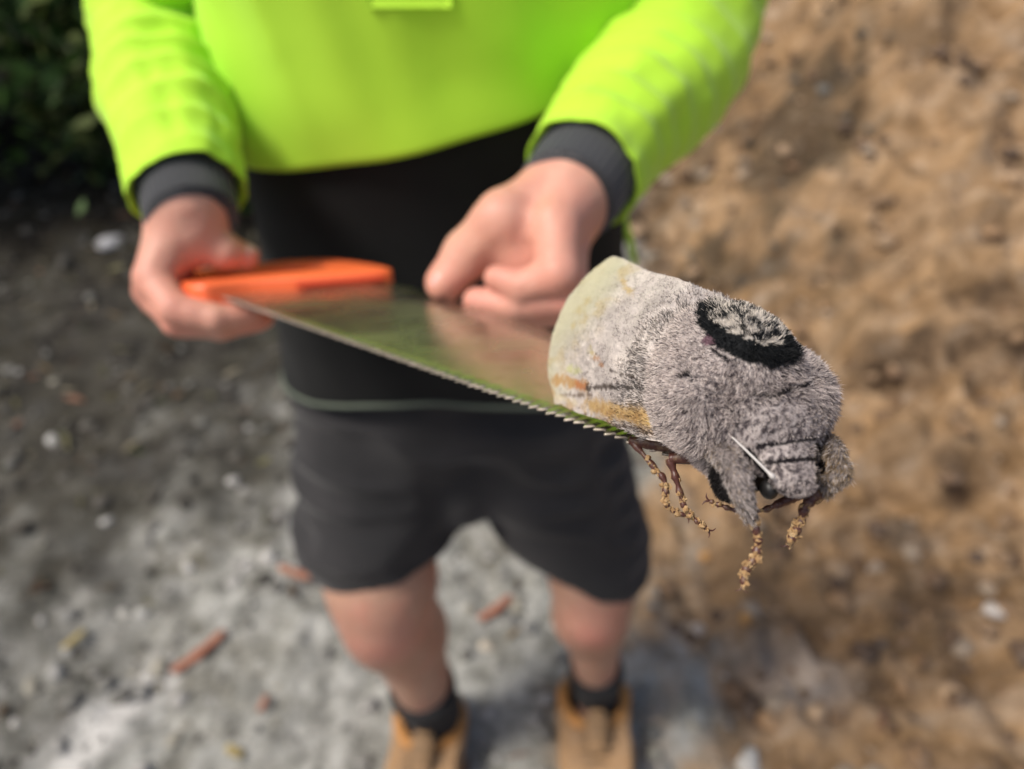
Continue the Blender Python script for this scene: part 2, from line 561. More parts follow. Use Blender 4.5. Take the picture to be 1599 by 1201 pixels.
# hands -------------------------------------------------------------
def hand(wrist, elbow, mcps, fingers, thumb, fill=None, h=0.0019):
    pts = [wrist] + [f[0] for ch in fingers for f in ch] + [t[0] for t in thumb]
    A = np.array(pts)
    fore = wrist + (elbow - wrist) * 0.42
    lo = np.minimum(A.min(0), fore) - 0.035
    hi = np.maximum(A.max(0), fore) + 0.035
    gr = grid(lo, hi, h).astype(np.float32)
    D = d_cone(gr, wrist, fore, 0.0285, 0.034)
    palm = None
    for mc, r in mcps:
        d = d_cone(gr, wrist + (mc - wrist) * 0.12, mc, 0.019, r)
        palm = d if palm is None else smin(palm, d, 0.013)
    D = smin(D, palm, 0.018)
    D = smin(D, chain(gr, thumb, 0.006), 0.012)
    if fill:
        D = smin(D, d_cone(gr, fill[0], fill[0] + 0.001, fill[1], fill[1]), 0.012)
    for ch in fingers:
        D = smin(D, chain(gr, ch, 0.003), 0.0032)
    D = D + 0.0006 * vnoise(gr, 90, 4)
    cut = (gr - fore) @ unit(fore - wrist)
    D = np.maximum(D, cut + 0.002)
    return surface_nets(D.astype(np.float32), lo, h)

mm = 0.001
# his right hand on the handle
hA = dict(
    mcps=[(P(240, 432, .585), 14 * mm), (P(238, 452, .60), 14 * mm), (P(246, 466, .62), 13 * mm), (P(256, 470, .642), 12 * mm)],
    fingers=[
        [(P(240, 434, .585), 13.5 * mm), (P(272, 482, .575), 12 * mm), (P(335, 497, .578), 10.5 * mm), (P(392, 490, .590), 9 * mm)],
        [(P(238, 454, .60), 13.5 * mm), (P(278, 500, .592), 12.5 * mm), (P(345, 510, .598), 10.5 * mm), (P(402, 500, .612), 9 * mm)],
        [(P(246, 468, .62), 13 * mm), (P(290, 503, .615), 12 * mm), (P(360, 506, .625), 10 * mm), (P(410, 496, .64), 9 * mm)],
        [(P(256, 472, .642), 12 * mm), (P(305, 498, .64), 10.5 * mm), (P(370, 496, .65), 9 * mm)]],
    thumb=[(P(286, 352, .605), 19 * mm), (P(312, 376, .603), 16.5 * mm), (P(349, 392, .608), 13 * mm), (P(383, 400, .618), 10.5 * mm)])
VA, FA = hand(rWri, rElb, **hA)
# his left hand pinching the back of the blade
tip = blade_hit(692, 462)
tdep = float(pix(tip)[2])
hB = dict(
    mcps=[(P(868, 352, .505), 16 * mm), (P(882, 372, .522), 15 * mm), (P(886, 388, .545), 14 * mm), (P(884, 392, .568), 13 * mm)],
    fingers=[
        [(P(868, 354, .505), 16 * mm), (P(872, 428, .490), 13.5 * mm), (P(815, 448, .498), 10.5 * mm), (P(776, 434, .503), 8.5 * mm)],
        [(P(882, 374, .522), 15.5 * mm), (P(884, 462, .503), 14 * mm), (P(805, 478, .508), 11.5 * mm), (P(742, 470, .515), 8.5 * mm)],
        [(P(886, 390, .545), 14 * mm), (P(882, 480, .528), 12.5 * mm), (P(812, 492, .535), 10.5 * mm), (P(765, 488, .545), 8.5 * mm)],
        [(P(884, 394, .568), 13 * mm), (P(870, 476, .555), 11 * mm), (P(815, 486, .565), 9 * mm)]],
    thumb=[(P(838, 312, .532), 20 * mm), (P(784, 344, .515), 18.5 * mm), (P(730, 398, tdep * 0.985), 15.8 * mm), (P(694, 442, tdep * 0.985), 13 * mm)])
VB, FB = hand(lWri, lElb, fill=(P(824, 402, .528), 0.022), **hB)

# legs, torso, neck and head on a coarser grid ------------------------
rHip = np.array([PX - 0.095, TY - 0.005, 0.86]); lHip = np.array([PX + 0.10, TY - 0.005, 0.86])
rKnee, lKnee = PZ(600, 952, 0.505), PZ(925, 940, 0.495)
rAnk, lAnk = PZ(668, 1092, 0.165), PZ(931, 1062, 0.165)
h = 0.006
lo = np.array([PX - 0.33, 0.46, 0.04]); hi = np.array([PX + 0.36, 0.98, 1.84])
gr = grid(lo, hi, h).astype(np.float32)
def sub(D, d_fn, a, pad, k):
    """smooth-union a primitive only within its own box"""
    l = np.clip(((np.min(a, 0) - pad - lo) / h).astype(int), 0, None)
    u = np.minimum(((np.max(a, 0) + pad - lo) / h).astype(int) + 2, D.shape)
    s = tuple(slice(l[i], u[i]) for i in range(3))
    D[s] = smin(D[s], d_fn(gr[s]), k)
D = np.full(gr.shape[:3], 1.0, np.float32)
def C(a, b, ra, rb, k=0.03):
    sub(D, lambda q: d_cone(q, a, b, ra, rb), [a, b], max(ra, rb) + 0.06, k)
def E(c, r, k=0.03):
    sub(D, lambda q: d_ell(q, c, r), [np.array(c)], max(r) + 0.06, k)
_C, _E = C, E
for hip, kn, an, ls in ((rHip, rKnee, rAnk, 1.0), (lHip, lKnee, lAnk, 0.80)):
    C = lambda a, b, ra, rb, k=0.03: _C(a, b, ra * ls, rb * ls, k)
    E = lambda c, r, k=0.03: _E(c, tuple(x * ls for x in r), k)
    C(hip, kn + np.array([0, 0.012, 0.05]), 0.080, 0.072)
    C(kn + np.array([0, 0.012, 0.06]), kn + np.array([0, 0.012, -0.06]), 0.077, 0.066)
    E(kn + np.array([0, -0.030, 0.0]), (0.050, 0.042, 0.058), 0.03)
    calf = kn + (an - kn) * 0.35 + np.array([0, 0.026, 0])
    C(kn + np.array([0, 0.015, -0.05]), calf, 0.066, 0.066)
    C(calf, an, 0.064, 0.045)
    C(an, an + np.array([0, 0.004, -0.09]), 0.045, 0.034)
    C(an + np.array([0, -0.01, -0.09]), an + np.array([0, -0.13, -0.115]), 0.029, 0.024)
C, E = _C, _E
E((PX, TY, 0.93), (0.165, 0.105, 0.13)); E((PX, TY, 1.10), (0.155, 0.10, 0.16)); E((PX, TY, 1.28), (0.165, 0.10, 0.17))
for s in (rShould, lShould):
    C(np.array([PX, TY + 0.01, 1.42]), s, 0.06, 0.052)
    C(s, s + (np.array([0, 0.0, -0.1])), 0.052, 0.046)
C(np.array([PX, TY + 0.01, 1.42]), np.array([PX, TY - 0.01, 1.56]), 0.06, 0.056)
hc = np.array([PX, TY - 0.03, 1.67])
E(hc + np.array([0, 0.015, 0.02]), (0.077, 0.095, 0.10), 0.02); E(hc + np.array([0, -0.02, -0.045]), (0.058, 0.062, 0.072), 0.03)
C(hc + np.array([0, -0.078, 0.012]), hc + np.array([0, -0.10, -0.022]), 0.009, 0.014, 0.012)
for s in (-1, 1):
    E(hc + np.array([s * 0.077, 0.012, -0.008]), (0.010, 0.020, 0.032), 0.008)
    E(hc + np.array([s * 0.030, -0.077, 0.022]), (0.020, 0.012, 0.008), 0.01)
E(hc + np.array([0, -0.077, -0.058]), (0.024, 0.010, 0.008), 0.008)
VC, FC = surface_nets(D, lo, h)
armp = []
for s, e, wv in ((rShould, rElb, rWri), (lShould, lElb, lWri)):
    armp.append(tube([[*(s + np.array([0, 0, 0.0])), 0.05], [*(s * 0.5 + e * 0.5), 0.046], [*e, 0.040], [*(e * 0.7 + wv * 0.3), 0.038], [*(e * 0.45 + wv * 0.55), 0.033]], 30, 14))
Vb, Fb = join([(VA, FA), (VB, FB), (VC, FC)] + armp)
me = mesh_np('body', Vb, Fb)
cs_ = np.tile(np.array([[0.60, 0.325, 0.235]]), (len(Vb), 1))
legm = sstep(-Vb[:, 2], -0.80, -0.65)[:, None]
cs_ = cs_ + (np.array([0.43, 0.25, 0.175]) - cs_) * legm          # leg skin darkened for the shade below the shorts
hot = [c_[j][0] for H_ in (hA, hB) for c_ in H_['fingers'] + [H_['thumb']] for j in range(len(c_)) if j in (0, 1, len(c_) - 1)]
hot += [rKnee + np.array([0, -0.07, 0.0]), lKnee + np.array([0, -0.07, 0.0])]
for hp, rr_ in zip(hot, [0.020] * (len(hot) - 2) + [0.06, 0.06]):
    f_ = np.exp(-((Vb - hp) ** 2).sum(1) / rr_ ** 2)[:, None] * 0.55
    cs_ = cs_ + (np.array([0.68, 0.25, 0.19]) - cs_) * f_
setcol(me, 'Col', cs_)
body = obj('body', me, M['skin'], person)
# thumb nail, facing up along the blade
def nail(tip, prev, up, r, L=0.013, wd=0.0075):
    ax = unit(tip - prev); up = unit(up - ax * (up @ ax)); sd_ = np.cross(ax, up)
    a = np.linspace(-1, 1, 9); b_ = np.linspace(0, 1, 9)
    G = []
    for t in b_:
        ww = wd * (0.75 + 0.25 * math.sin(math.pi * min(1, t * 1.2))) * (1 if t < 0.85 else 0.85)
        G.append([tip + ax * (-0.007 + L * t) + sd_ * ww * s + up * (r + 0.0007 - 0.0032 * s * s - 0.0022 * max(0, t - 0.5)) for s in a])
    return loft_grid(np.array(G), closed=False)
tb = hB['thumb']
obj('fingernail', mesh_np('fingernail', *nail(tb[3][0], tb[2][0], -FWD * 0.85 + np.array([-0.30, 0, 0.25]), 0.0124)), M['nail'], person)
tb = hA['thumb']
obj('fingernail', mesh_np('fingernail', *nail(tb[3][0], tb[2][0], np.array([0, -0.2, 1.0]), 0.0100)), M['nail'], person)
# hair cap and eyes (above the picture)
gr2 = grid(hc - 0.13, hc + 0.14, 0.006)
dh = np.maximum(d_ell(gr2, hc + np.array([0, 0.02, 0.026]), (0.083, 0.10, 0.105)), -(gr2[..., 2] - hc[2] - 0.035 + (gr2[..., 1] - hc[1]) * 0.9))
V, F = surface_nets((dh + 0.003 * vnoise(gr2, 60, 2)).astype(np.float32), hc - 0.13, 0.006)
obj('hair', mesh_np('hair', V, F), M['hair'], person)

# shirt ------------------------------------------------------------
ringz = np.array([0.84, 0.90, 0.98, 1.08, 1.18, 1.28, 1.36, 1.42, 1.46])
ra = np.array([0.208, 0.207, 0.202, 0.196, 0.193, 0.197, 0.202, 0.190, 0.135])
rb = np.array([0.128, 0.130, 0.134, 0.136, 0.134, 0.130, 0.126, 0.115, 0.090])
def torso_pt(z, a, off=0.0):
    A = np.interp(z, ringz, ra) + off
    B = np.interp(z, ringz, rb) + off
    ca, sa = np.cos(a), np.sin(a)
    e = 2 / 2.35
    x = PX + A * np.sign(ca) * np.abs(ca) ** e
    y = TY + B * np.sign(sa) * np.abs(sa) ** e
    return np.stack([x, y, z], -1)
def zb(x):
    return 1.260 + 0.25 * x
def zh(x):
    return 0.938 - 0.055 * ((x - PX) / 0.2) ** 2
aa = np.linspace(0, 2 * math.pi, 180, endpoint=False)
def panel(lo_f, hi_f, n, off, fold):
    Rg = []
    base = torso_pt(np.full_like(aa, 1.1), aa)
    lo_z, hi_z = lo_f(base[:, 0]), hi_f(base[:, 0])
    for t in np.linspace(0, 1, n):
        z = lo_z + (hi_z - lo_z) * t
        p = torso_pt(z, aa, off)
        nrm = unit(np.stack([np.cos(aa) / 0.2, np.sin(aa) / 0.13, 0 * aa], -1))
        q = np.stack([p[:, 0] + 0.25 * (z - 1.2), p[:, 1] * 0.4, z * 0.22], -1)
        dsp = fold * (vnoise(q, 13, 31) * 0.8 + vnoise(q, 27, 33) * 0.45)
        dsp += fold * 0.5 * vnoise(np.stack([p[:, 0] * 0.7 + z, p[:, 1], z * 1.0 - p[:, 0] * 0.6], -1), 12, 37)
        dsp -= fold * 1.3 * np.abs(vnoise(q * np.array([1, 1, 0.7]) + 4.0, 9, 91)) * sstep(z, 1.15, 1.4)
        p = p + nrm * dsp[:, None]
        Rg.append(p)
    return np.array(Rg)
shirt = bpy.data.objects.new('shirt', None); col.objects.link(shirt)
shirt.parent = person; shirt.matrix_parent_inverse = parent_inv(person); shirt.location = (PX, TY, 1.1)
SH = shirt
def sobj(name, me, m):
    o = bpy.data.objects.new(name, me); col.objects.link(o); me.materials.append(m)
    me.polygons.foreach_set('use_smooth', np.ones(len(me.polygons), bool))
    o.parent = SH
    o.matrix_parent_inverse = Matrix.Translation((-PX, -TY, -1.1))
    return o
G = panel(lambda x: zb(x), lambda x: np.full_like(x, 1.46), 80, 0.010, 0.013)
low = G[0] - np.array([0, 0, 0.004]); cen = np.array([PX, TY, 0])
low[:, :2] = low[:, :2] * 0.985 + cen[:2] * 0.015
G = np.concatenate([low[None], G])
neck = np.array([[PX + 0.075 * math.cos(a), TY + 0.005 + 0.07 * math.sin(a), 1.50] for a in aa])
G = np.concatenate([G, (G[-1] * 0.5 + neck * 0.5 + np.array([0, 0, 0.004]))[None], neck[None]])
sobj('lime_panel', mesh_np('lime_panel', *loft_grid(G)), M['lime'])
G = panel(lambda x: zh(x), lambda x: zb(x) + 0.006, 60, 0.0, 0.0045)
inn = G[0].copy(); inn[:, :2] = inn[:, :2] * 0.97 + cen[:2] * 0.03; inn[:, 2] += 0.03
G = np.concatenate([inn[None], G])
sobj('black_panel', mesh_np('black_panel', *loft_grid(G)), M['black_fab'])
hemring = G[1]
HR = np.concatenate([hemring, hemring[:1]])
V, F = tube(np.concatenate([HR, np.full((len(HR), 1), 0.003)], 1)[::3], 180, 8, (False, False))
sobj('hem_piping', mesh_np('hem_piping', V, F), M['trim'])
# collar
a = aa[::4]
cg = np.array([[[PX + (0.076 + k[0]) * math.cos(t), TY + 0.005 + (0.071 + k[0]) * math.sin(t), k[1]] for t in a] for k in ((0, 1.495), (0.002, 1.54), (0.008, 1.545), (0.016, 1.505))])
sobj('collar', mesh_np('collar', *loft_grid(cg)), M['lime'])
# chest pocket
pk = []
for py in np.linspace(12, -200, 14):
    row = []
    for px in np.linspace(575, 705, 14):
        p = PY(px, py, TY - 0.143)
        for _ in range(3):
            yy = TY - np.interp(p[2], ringz, rb) * (1 - min(1, abs((p[0] - PX) / np.interp(p[2], ringz, ra))) ** 2.35) ** (1 / 2.35) - 0.0165
            p = PY(px, py, yy)
        ang = np.array([-math.pi / 2])
        row.append(p)
    pk.append(row)
pk = np.array(pk)
bk = pk + np.array([0, 0.02, 0])
V, F = join([loft_grid(pk, False), loft_grid(bk[:, ::-1], False)])
n = 14
def rim(i):
    return i
edge = [(0, j) for j in range(n)] + [(i, n - 1) for i in range(1, n)] + [(n - 1, j) for j in range(n - 2, -1, -1)] + [(i, 0) for i in range(n - 2, 0, -1)]
q = []
for e0, e1 in zip(edge, edge[1:] + edge[:1]):
    q.append([e0[0] * n + e0[1], e1[0] * n + e1[1], n * n + e1[0] * n + (n - 1 - e1[1]), n * n + e0[0] * n + (n - 1 - e0[1])])
F.append(np.array(q))
sobj('chest_pocket', mesh_np('chest_pocket', V, F), M['lime'])
# sleeves
def sleeve(path, seed, amp):
    def disp(t, a, S):
        L = t * 9.0
        ph = 0.9 * np.sin(a + seed) + 0.5 * np.sin(2 * a + seed * 2)
        wr = (1 - 2 * np.abs(np.sin(L * 5.6 + ph * 0.9))) * (0.6 + 0.4 * np.cos(a - seed))
        q = np.stack([np.cos(a), np.sin(a), t * 6], -1)
        return amp * (wr * 0.95 * sstep(t, 0.25, 0.5) * (0.4 + 0.6 * sstep(1 - t, 0.0, 0.2)) + 0.7 * vnoise(q, 2.2, seed) + 0.3 * vnoise(q, 5, seed + 3))
    V, F = tube(path, 220, 72, (False, False), disp=disp)
    # turned-in end
    m = 72
    end = V[-m:]; c = end.mean(0); ax = unit(np.array(path[-1][:3]) - np.array(path[-2][:3]))
    r1 = c + (end - c) * 0.985 + ax * 0.002
    r2 = c + (end - c) * 0.90 - ax * 0.004
    r3 = c + (end - c) * 0.86 - ax * 0.05
    o = len(V) - m
    V2 = np.concatenate([V, r1, r2, r3])
    j = np.arange(m); j2 = (j + 1) % m
    for k in range(3):
        F = F + [np.stack([o + k * m + j, o + k * m + j2, o + (k + 1) * m + j2, o + (k + 1) * m + j], -1)]
    return V2, F
def lp(a, b, t):
    return a + (b - a) * t
eA = lp(rElb, rWri, 0.96); eB = lp(lElb, lWri, 0.93)
pA = [[*(rShould + np.array([0.10, 0.004, 0.012])), 0.078], [*(rShould + np.array([0.005, 0.002, 0.0])), 0.086], [*lp(rShould, rElb, 0.5), 0.066], [*(rElb + np.array([0.0, 0.02, 0.02])), 0.058], [*lp(rElb, rWri, 0.28), 0.054], [*lp(rElb, rWri, 0.6), 0.050], [*eA, 0.042]]
pB = [[*(lShould + np.array([-0.10, 0.004, 0.012])), 0.078], [*(lShould + np.array([-0.005, 0.002, 0.0])), 0.086], [*lp(lShould, lElb, 0.5), 0.074], [*(lElb + np.array([0.012, 0.02, 0.02])), 0.066], [*(lp(lElb, lWri, 0.3) + np.array([0.006, 0, -0.004])), 0.060], [*lp(lElb, lWri, 0.65), 0.050], [*eB, 0.042]]
sobj('sleeve', mesh_np('sleeve', *sleeve(pA, 3, 0.0055)), M['lime'])
sobj('sleeve', mesh_np('sleeve', *sleeve(pB, 8, 0.0036)), M['lime'])
def cuff(wri, elb, t0, t1, r0, r1):
    a0, a1 = lp(elb, wri, t0), lp(elb, wri, t1)
    am = lp(a0, a1, 0.6)
    rib = lambda t, a, S: 0.0006 * np.sin(a * 40)
    return tube([[*a0, r0], [*am, (r0 * 0.35 + r1 * 0.65)], [*a1, r1], [*(a1 - (a1 - a0) * 0.05), r1 * 0.90]], 26, 160, (False, False), disp=rib)
sobj('cuff', mesh_np('cuff', *cuff(rWri, rElb, 0.72, 1.07, 0.037, 0.033)), M['cuff'])
sobj('cuff', mesh_np('cuff', *cuff(lWri, lElb, 0.76, 1.05, 0.039, 0.0345)), M['cuff'])
# a loose lime drawcord end hanging behind his left hip
a0, a1 = PY(972, 330, 0.735), PY(990, 410, 0.735)
V, F = tube([[*a0, 0.010], [*lp(a0, a1, 0.5), 0.011], [*a1, 0.008]], 12, 12, flat=0.4)
sobj('shirt_tail', mesh_np('shirt_tail', V, F), M['lime'])

# shorts -----------------------------------------------------------
rHem, lHem = PZ(588, 842, 0.600), PZ(906, 842, 0.575)
h = 0.0042
lo = np.array([PX - 0.31, 0.46, 0.50]); hi = np.array([PX + 0.36, 1.0, 1.02])
gs = grid(lo, hi, h).astype(np.float32)
D = d_ell(gs, (PX, TY, 0.88), (0.203, 0.122, 0.17))
D = smin(D, d_cone(gs, (PX - 0.10, TY - 0.012, 0.82), rHem + np.array([0, -0.004, 0]), 0.116, 0.118), 0.05)
D = smin(D, d_cone(gs, (PX + 0.10, TY - 0.012, 0.82), lHem + np.array([0, -0.004, 0]), 0.116, 0.110), 0.05)
q = gs * np.array([1, 1, 0.55], np.float32)
D = D + 0.007 * vnoise(q, 11, 41) + 0.015 * np.abs(vnoise(gs * np.array([0.6, 1, 1.6], np.float32) + 0.3 * gs[..., [2, 0, 1]], 14, 43))
# soft cross folds over his right thigh
fold = np.sin((gs[..., 2] - 0.45 * (gs[..., 0] + 0.2) + 0.02 * vnoise(gs, 12, 6)) * 32)
D = D + 0.010 * np.abs(fold) ** 2 * sstep(-gs[..., 0], 0.06, 0.2) * sstep(0.80 - gs[..., 2], -0.02, 0.1)
D = smin(D, d_ell(gs, (PX + 0.012, TY - 0.03, 0.730), (0.045, 0.085, 0.075)), 0.03)
D = np.maximum(D, -(D + 0.010))
axr = unit(np.array([0.30, -0.16, -0.85])); axl = unit(np.array([-0.42, -0.10, -0.85]))
cutr = (gs - rHem) @ axr; cutl = (gs - lHem) @ axl
D = np.maximum(D, np.where(gs[..., 0] < (rHem[0] + lHem[0]) / 2, cutr, cutl))
D = np.maximum(D, gs[..., 2] - 0.935)
V, F = surface_nets(D.astype(np.float32), lo, h)
shorts = obj('shorts', mesh_np('shorts', V, F), M['shorts'], person)
# belt line drawstring tab, pocket flap as a raised strip
# socks and boots --------------------------------------------------
def sock(an, kn, ls):
    ax = unit(kn - an)
    return tube([[*(an - ax * 0.10), 0.050 * ls], [*(an - ax * 0.02), 0.052 * ls], [*(an + ax * 0.048), 0.0595 * ls], [*(an + ax * 0.053), 0.054 * ls]], 20, 32, (False, True),
                disp=lambda t, a, S: 0.0008 * np.sin(t * 60))
def boot(an, heading, sgn):
    """work boot below ankle point an; heading = unit xy of the toes"""
    B = bpy.data.objects.new('boot', None); col.objects.link(B)
    B.parent = person; B.matrix_parent_inverse = parent_inv(person); B.location = (an[0], an[1], 0)
    f = np.array([heading[0], heading[1], 0.0]); s = np.array([-f[1], f[0], 0]) * 1.0
    gz = float(ground_h(np.array([an[0]]), np.array([an[1]]))[0]) + 0.004
    base = np.array([an[0], an[1], gz])
    def L(x, y, z):
        return base + f * x + s * y + np.array([0, 0, z])
    def add(name, me, m):
        o = bpy.data.objects.new(name, me); col.objects.link(o); me.materials.append(m)
        me.polygons.foreach_set('use_smooth', np.ones(len(me.polygons), bool))
        o.parent = B; o.matrix_parent_inverse = Matrix.Translation((-an[0], -an[1], 0))
        return o
    hh = 0.0045
    c0 = base + f * 0.07
    lo_ = c0 - 0.2; lo_[2] = gz; hi_ = c0 + 0.2; hi_[2] = gz + 0.22
    g_ = grid(lo_, hi_, hh)
    D_ = d_cone(g_, L(-0.005, 0, 0.06), np.array([an[0], an[1], an[2] - 0.02]), 0.060, 0.062)
    D_ = smin(D_, d_cone(g_, L(0.03, 0, 0.06), L(0.12, 0, 0.055), 0.062, 0.062), 0.03)
    D_ = smin(D_, d_cone(g_, L(-0.02, 0, 0.058), L(0.10, 0.0, 0.055), 0.053, 0.055), 0.03)
    D_ = smin(D_, d_cone(g_, L(0.10, 0, 0.055), L(0.175, -0.004 * sgn, 0.055), 0.056, 0.052), 0.03)
    D_ = smin(D_, d_cone(g_, L(0.02, 0, 0.12), L(0.12, 0, 0.07), 0.035, 0.03), 0.03)
    D_ = D_ + 0.0025 * vnoise(g_, 38, 5)
    D_ = np.maximum(D_, gz + 0.026 - g_[..., 2])
    D_ = np.maximum(D_, g_[..., 2] - (an[2] - 0.022))
    hol = d_cone(g_, np.array([an[0], an[1], an[2] - 0.06]), np.array([an[0], an[1], an[2] + 0.05]), 0.046, 0.053)
    D_ = np.maximum(D_, -hol)
    V_, F_ = surface_nets(D_.astype(np.float32), lo_, hh)
    add('upper', mesh_np('upper', V_, F_), M['leather'])
    # padded collar
    t = np.linspace(0, 2 * math.pi, 33)
    ring = np.array([[an[0] + 0.058 * math.cos(k), an[1] + 0.059 * math.sin(k), an[2] - 0.022 - 0.016 * (math.cos(k) * f[0] + math.sin(k) * f[1] < -0.3) + 0.004 * math.sin(3 * k), 0.0115] for k in t])
    V_, F_ = tube(ring, 96, 14, (False, False))
    add('padded_collar', mesh_np('padded_collar', V_, F_), M['collar'])
    # sole
    out = []
    for k in np.linspace(0, 2 * math.pi, 64, endpoint=False):
        cx_, sy_ = math.cos(k), math.sin(k)
        wv = 0.064 + 0.006 * cx_
        out.append((0.075 + 0.148 * np.sign(cx_) * abs(cx_) ** 0.8, wv * np.sign(sy_) * abs(sy_) ** 0.7))
    R_ = []
    for zz, sc in ((-0.012, 0.97), (0.0, 1.0), (0.024, 1.0), (0.031, 0.97)):
        R_.append([L(0.075 + (x - 0.075) * sc, y * sc, zz) for x, y in out])
    V_, F_ = loft_grid(np.array(R_), True, (True, True))
    add('sole', mesh_np('sole', V_, F_), M['sole'])
    # laces
    for k in range(5):
        x = 0.058 + 0.015 * k; z = 0.134 - 0.0115 * k
        p = [[*L(x, -0.030, z - 0.012), 0.0026], [*L(x + 0.004, -0.012, z + 0.006), 0.0026], [*L(x + 0.004, 0.012, z + 0.006), 0.0026], [*L(x, 0.030, z - 0.012), 0.0026]]
        V_, F_ = tube(p, 16, 6)
        add('lace', mesh_np('lace', V_, F_), M['lace'])
    V_, F_ = tube([[*L(0.048, 0, 0.135), 0.014], [*L(0.066, 0, 0.118), 0.020], [*L(0.105, 0, 0.094), 0.018]], 14, 16, flat=0.5)
    add('tongue', mesh_np('tongue', V_, F_), M['leather'])
obj('sock', mesh_np('sock', *sock(rAnk, rKnee, 1.0)), M['sock'], person)
obj('sock', mesh_np('sock', *sock(lAnk, lKnee, 0.84)), M['sock'], person)
boot(rAnk - np.array([0, 0, 0.045]), unit(np.array([-0.10, -1.0])), -1)
boot(lAnk - np.array([0, 0, 0.040]), unit(np.array([-0.02, -1.0])), 1)

# ------------------------------------------------------------------ saw
saw = empty('hand_saw', lp(T0, S0, 0.5), 'steel hand saw with orange handle held flat, the moth resting on its tip', 'saw')
LT = float(np.linalg.norm(T1 - T0))
def bl(u, c, z=0.0):
    return T0 + SL * u + SC * c + SN * z
uS0 = float((S0 - T0) @ SL); cS0 = float((S0 - T0) @ SC)
uS1 = float((S1 - T0) @ SL); cS1 = float((S1 - T0) @ SC)
TH = 0.00035
pitch = 0.0050
nt_ = int(LT / pitch)
edge, gul = [], []
for k in range(nt_):
    u = k * pitch
    jit = rng.normal(0, 0.00012)
    edge += [(u, 0.0014), (u + pitch * 0.25, 0.0013), (u + pitch * 0.62, -0.0013 + jit), (u + pitch * 0.70, -0.0013 + jit)]
edge.append((LT - 0.001, 0.001))
edge = np.array(edge)
nE = len(edge)
rows = []
for fr in (0.0, 0.06, 0.12, 0.35, 0.6, 0.8, 1.0):
    u = edge[:, 0] * 1.0
    topc = cS0 + (cS1 - cS0) * np.clip((u - uS0) / (uS1 - uS0), -0.3, 1.0)
    uu = u + (uS0 + (uS1 - uS0) * u / LT - u) * fr
    lowc = edge[:, 1] if fr == 0 else np.full(nE, 0.003)
    c = lowc + (topc - lowc) * fr
    rows.append(np.stack([uu, c], -1))
rows = np.array(rows)
setd = np.zeros((len(rows), nE))
kk = (np.arange(nE) // 4) % 2 * 2 - 1
setd[0] = np.where(edge[:, 1] < 0.001, kk * 0.0002, 0)
top = np.array([[bl(p[0], p[1], TH + setd[i, j]) for j, p in enumerate(r)] for i, r in enumerate(rows)])
bot = np.array([[bl(p[0], p[1], -TH + setd[i, j]) for j, p in enumerate(r)] for i, r in enumerate(rows)])
Gb = np.concatenate([top, bot[::-1]])
V, F = loft_grid(Gb, closed=False)
nr = len(Gb)
# close the front edge strip between bottom row and top row, and both ends
j = np.arange(nE - 1)
F = F + [np.stack([(nr - 1) * nE + j, (nr - 1) * nE + j + 1, j + 1, j], -1)]
hlf = len(rows)
i = np.arange(hlf - 1)
F = F + [np.stack([i * nE + nE - 1, (nr - 1 - i) * nE + nE - 1, (nr - 2 - i) * nE + nE - 1, (i + 1) * nE + nE - 1], -1)]
me = mesh_np('blade', V, F)
blade = obj('blade', me, M['steel'], saw, smooth=False)
me.materials.append(M['edge'])
n_main = (nr - 1) * (nE - 1)
for f_i in range(n_main, n_main + nE - 1):
    me.polygons[f_i].material_index = 1
# handle: closed D outline in the blade plane (u backwards from the heel)
fu = lambda c: uS0 * np.clip(c / cS0, -0.2, 1.2)
outer = [(0.004, -0.012), (0.006, 0.02), (fu(0.06) + 0.004, 0.06), (fu(0.112) + 0.004, 0.112), (fu(0.12) - 0.012, 0.124), (-0.05, 0.122), (-0.085, 0.108), (-0.10, 0.085), (-0.098, 0.03), (-0.108, -0.005), (-0.10, -0.028), (-0.06, -0.022), (-0.03, -0.024), (-0.006, -0.020)]
inner = [(-0.022, 0.012), (-0.020, 0.03), (-0.016, 0.06), (-0.016, 0.088), (-0.028, 0.098), (-0.045, 0.098), (-0.060, 0.092), (-0.070, 0.078), (-0.070, 0.05), (-0.070, 0.03), (-0.074, 0.012), (-0.066, 0.002), (-0.045, 0.000), (-0.030, 0.002)]
oc = resample(np.array(outer + outer[:1]), 85)[:-1]; ic = resample(np.array(inner + inner[:1]), 85)[:-1]
hz = 0.0112
G = []
prof = [(0.0, 0.55), (0.0, 0.85), (0.10, 0.98), (0.25, 1.0), (0.75, 1.0), (0.90, 0.98), (1.0, 0.85), (1.0, 0.55)]
ringl = [(f_, zf * hz) for f_, zf in prof] + [(f_, -zf * hz) for f_, zf in prof[::-1]]
for f_, z in ringl + ringl[:1]:
    p2 = oc * (1 - f_) + ic * f_
    G.append([bl(u, c, z) for u, c in p2])
V, F = loft_grid(np.array(G))
handle = obj('handle', mesh_np('handle', V, F), M['orange'], saw)
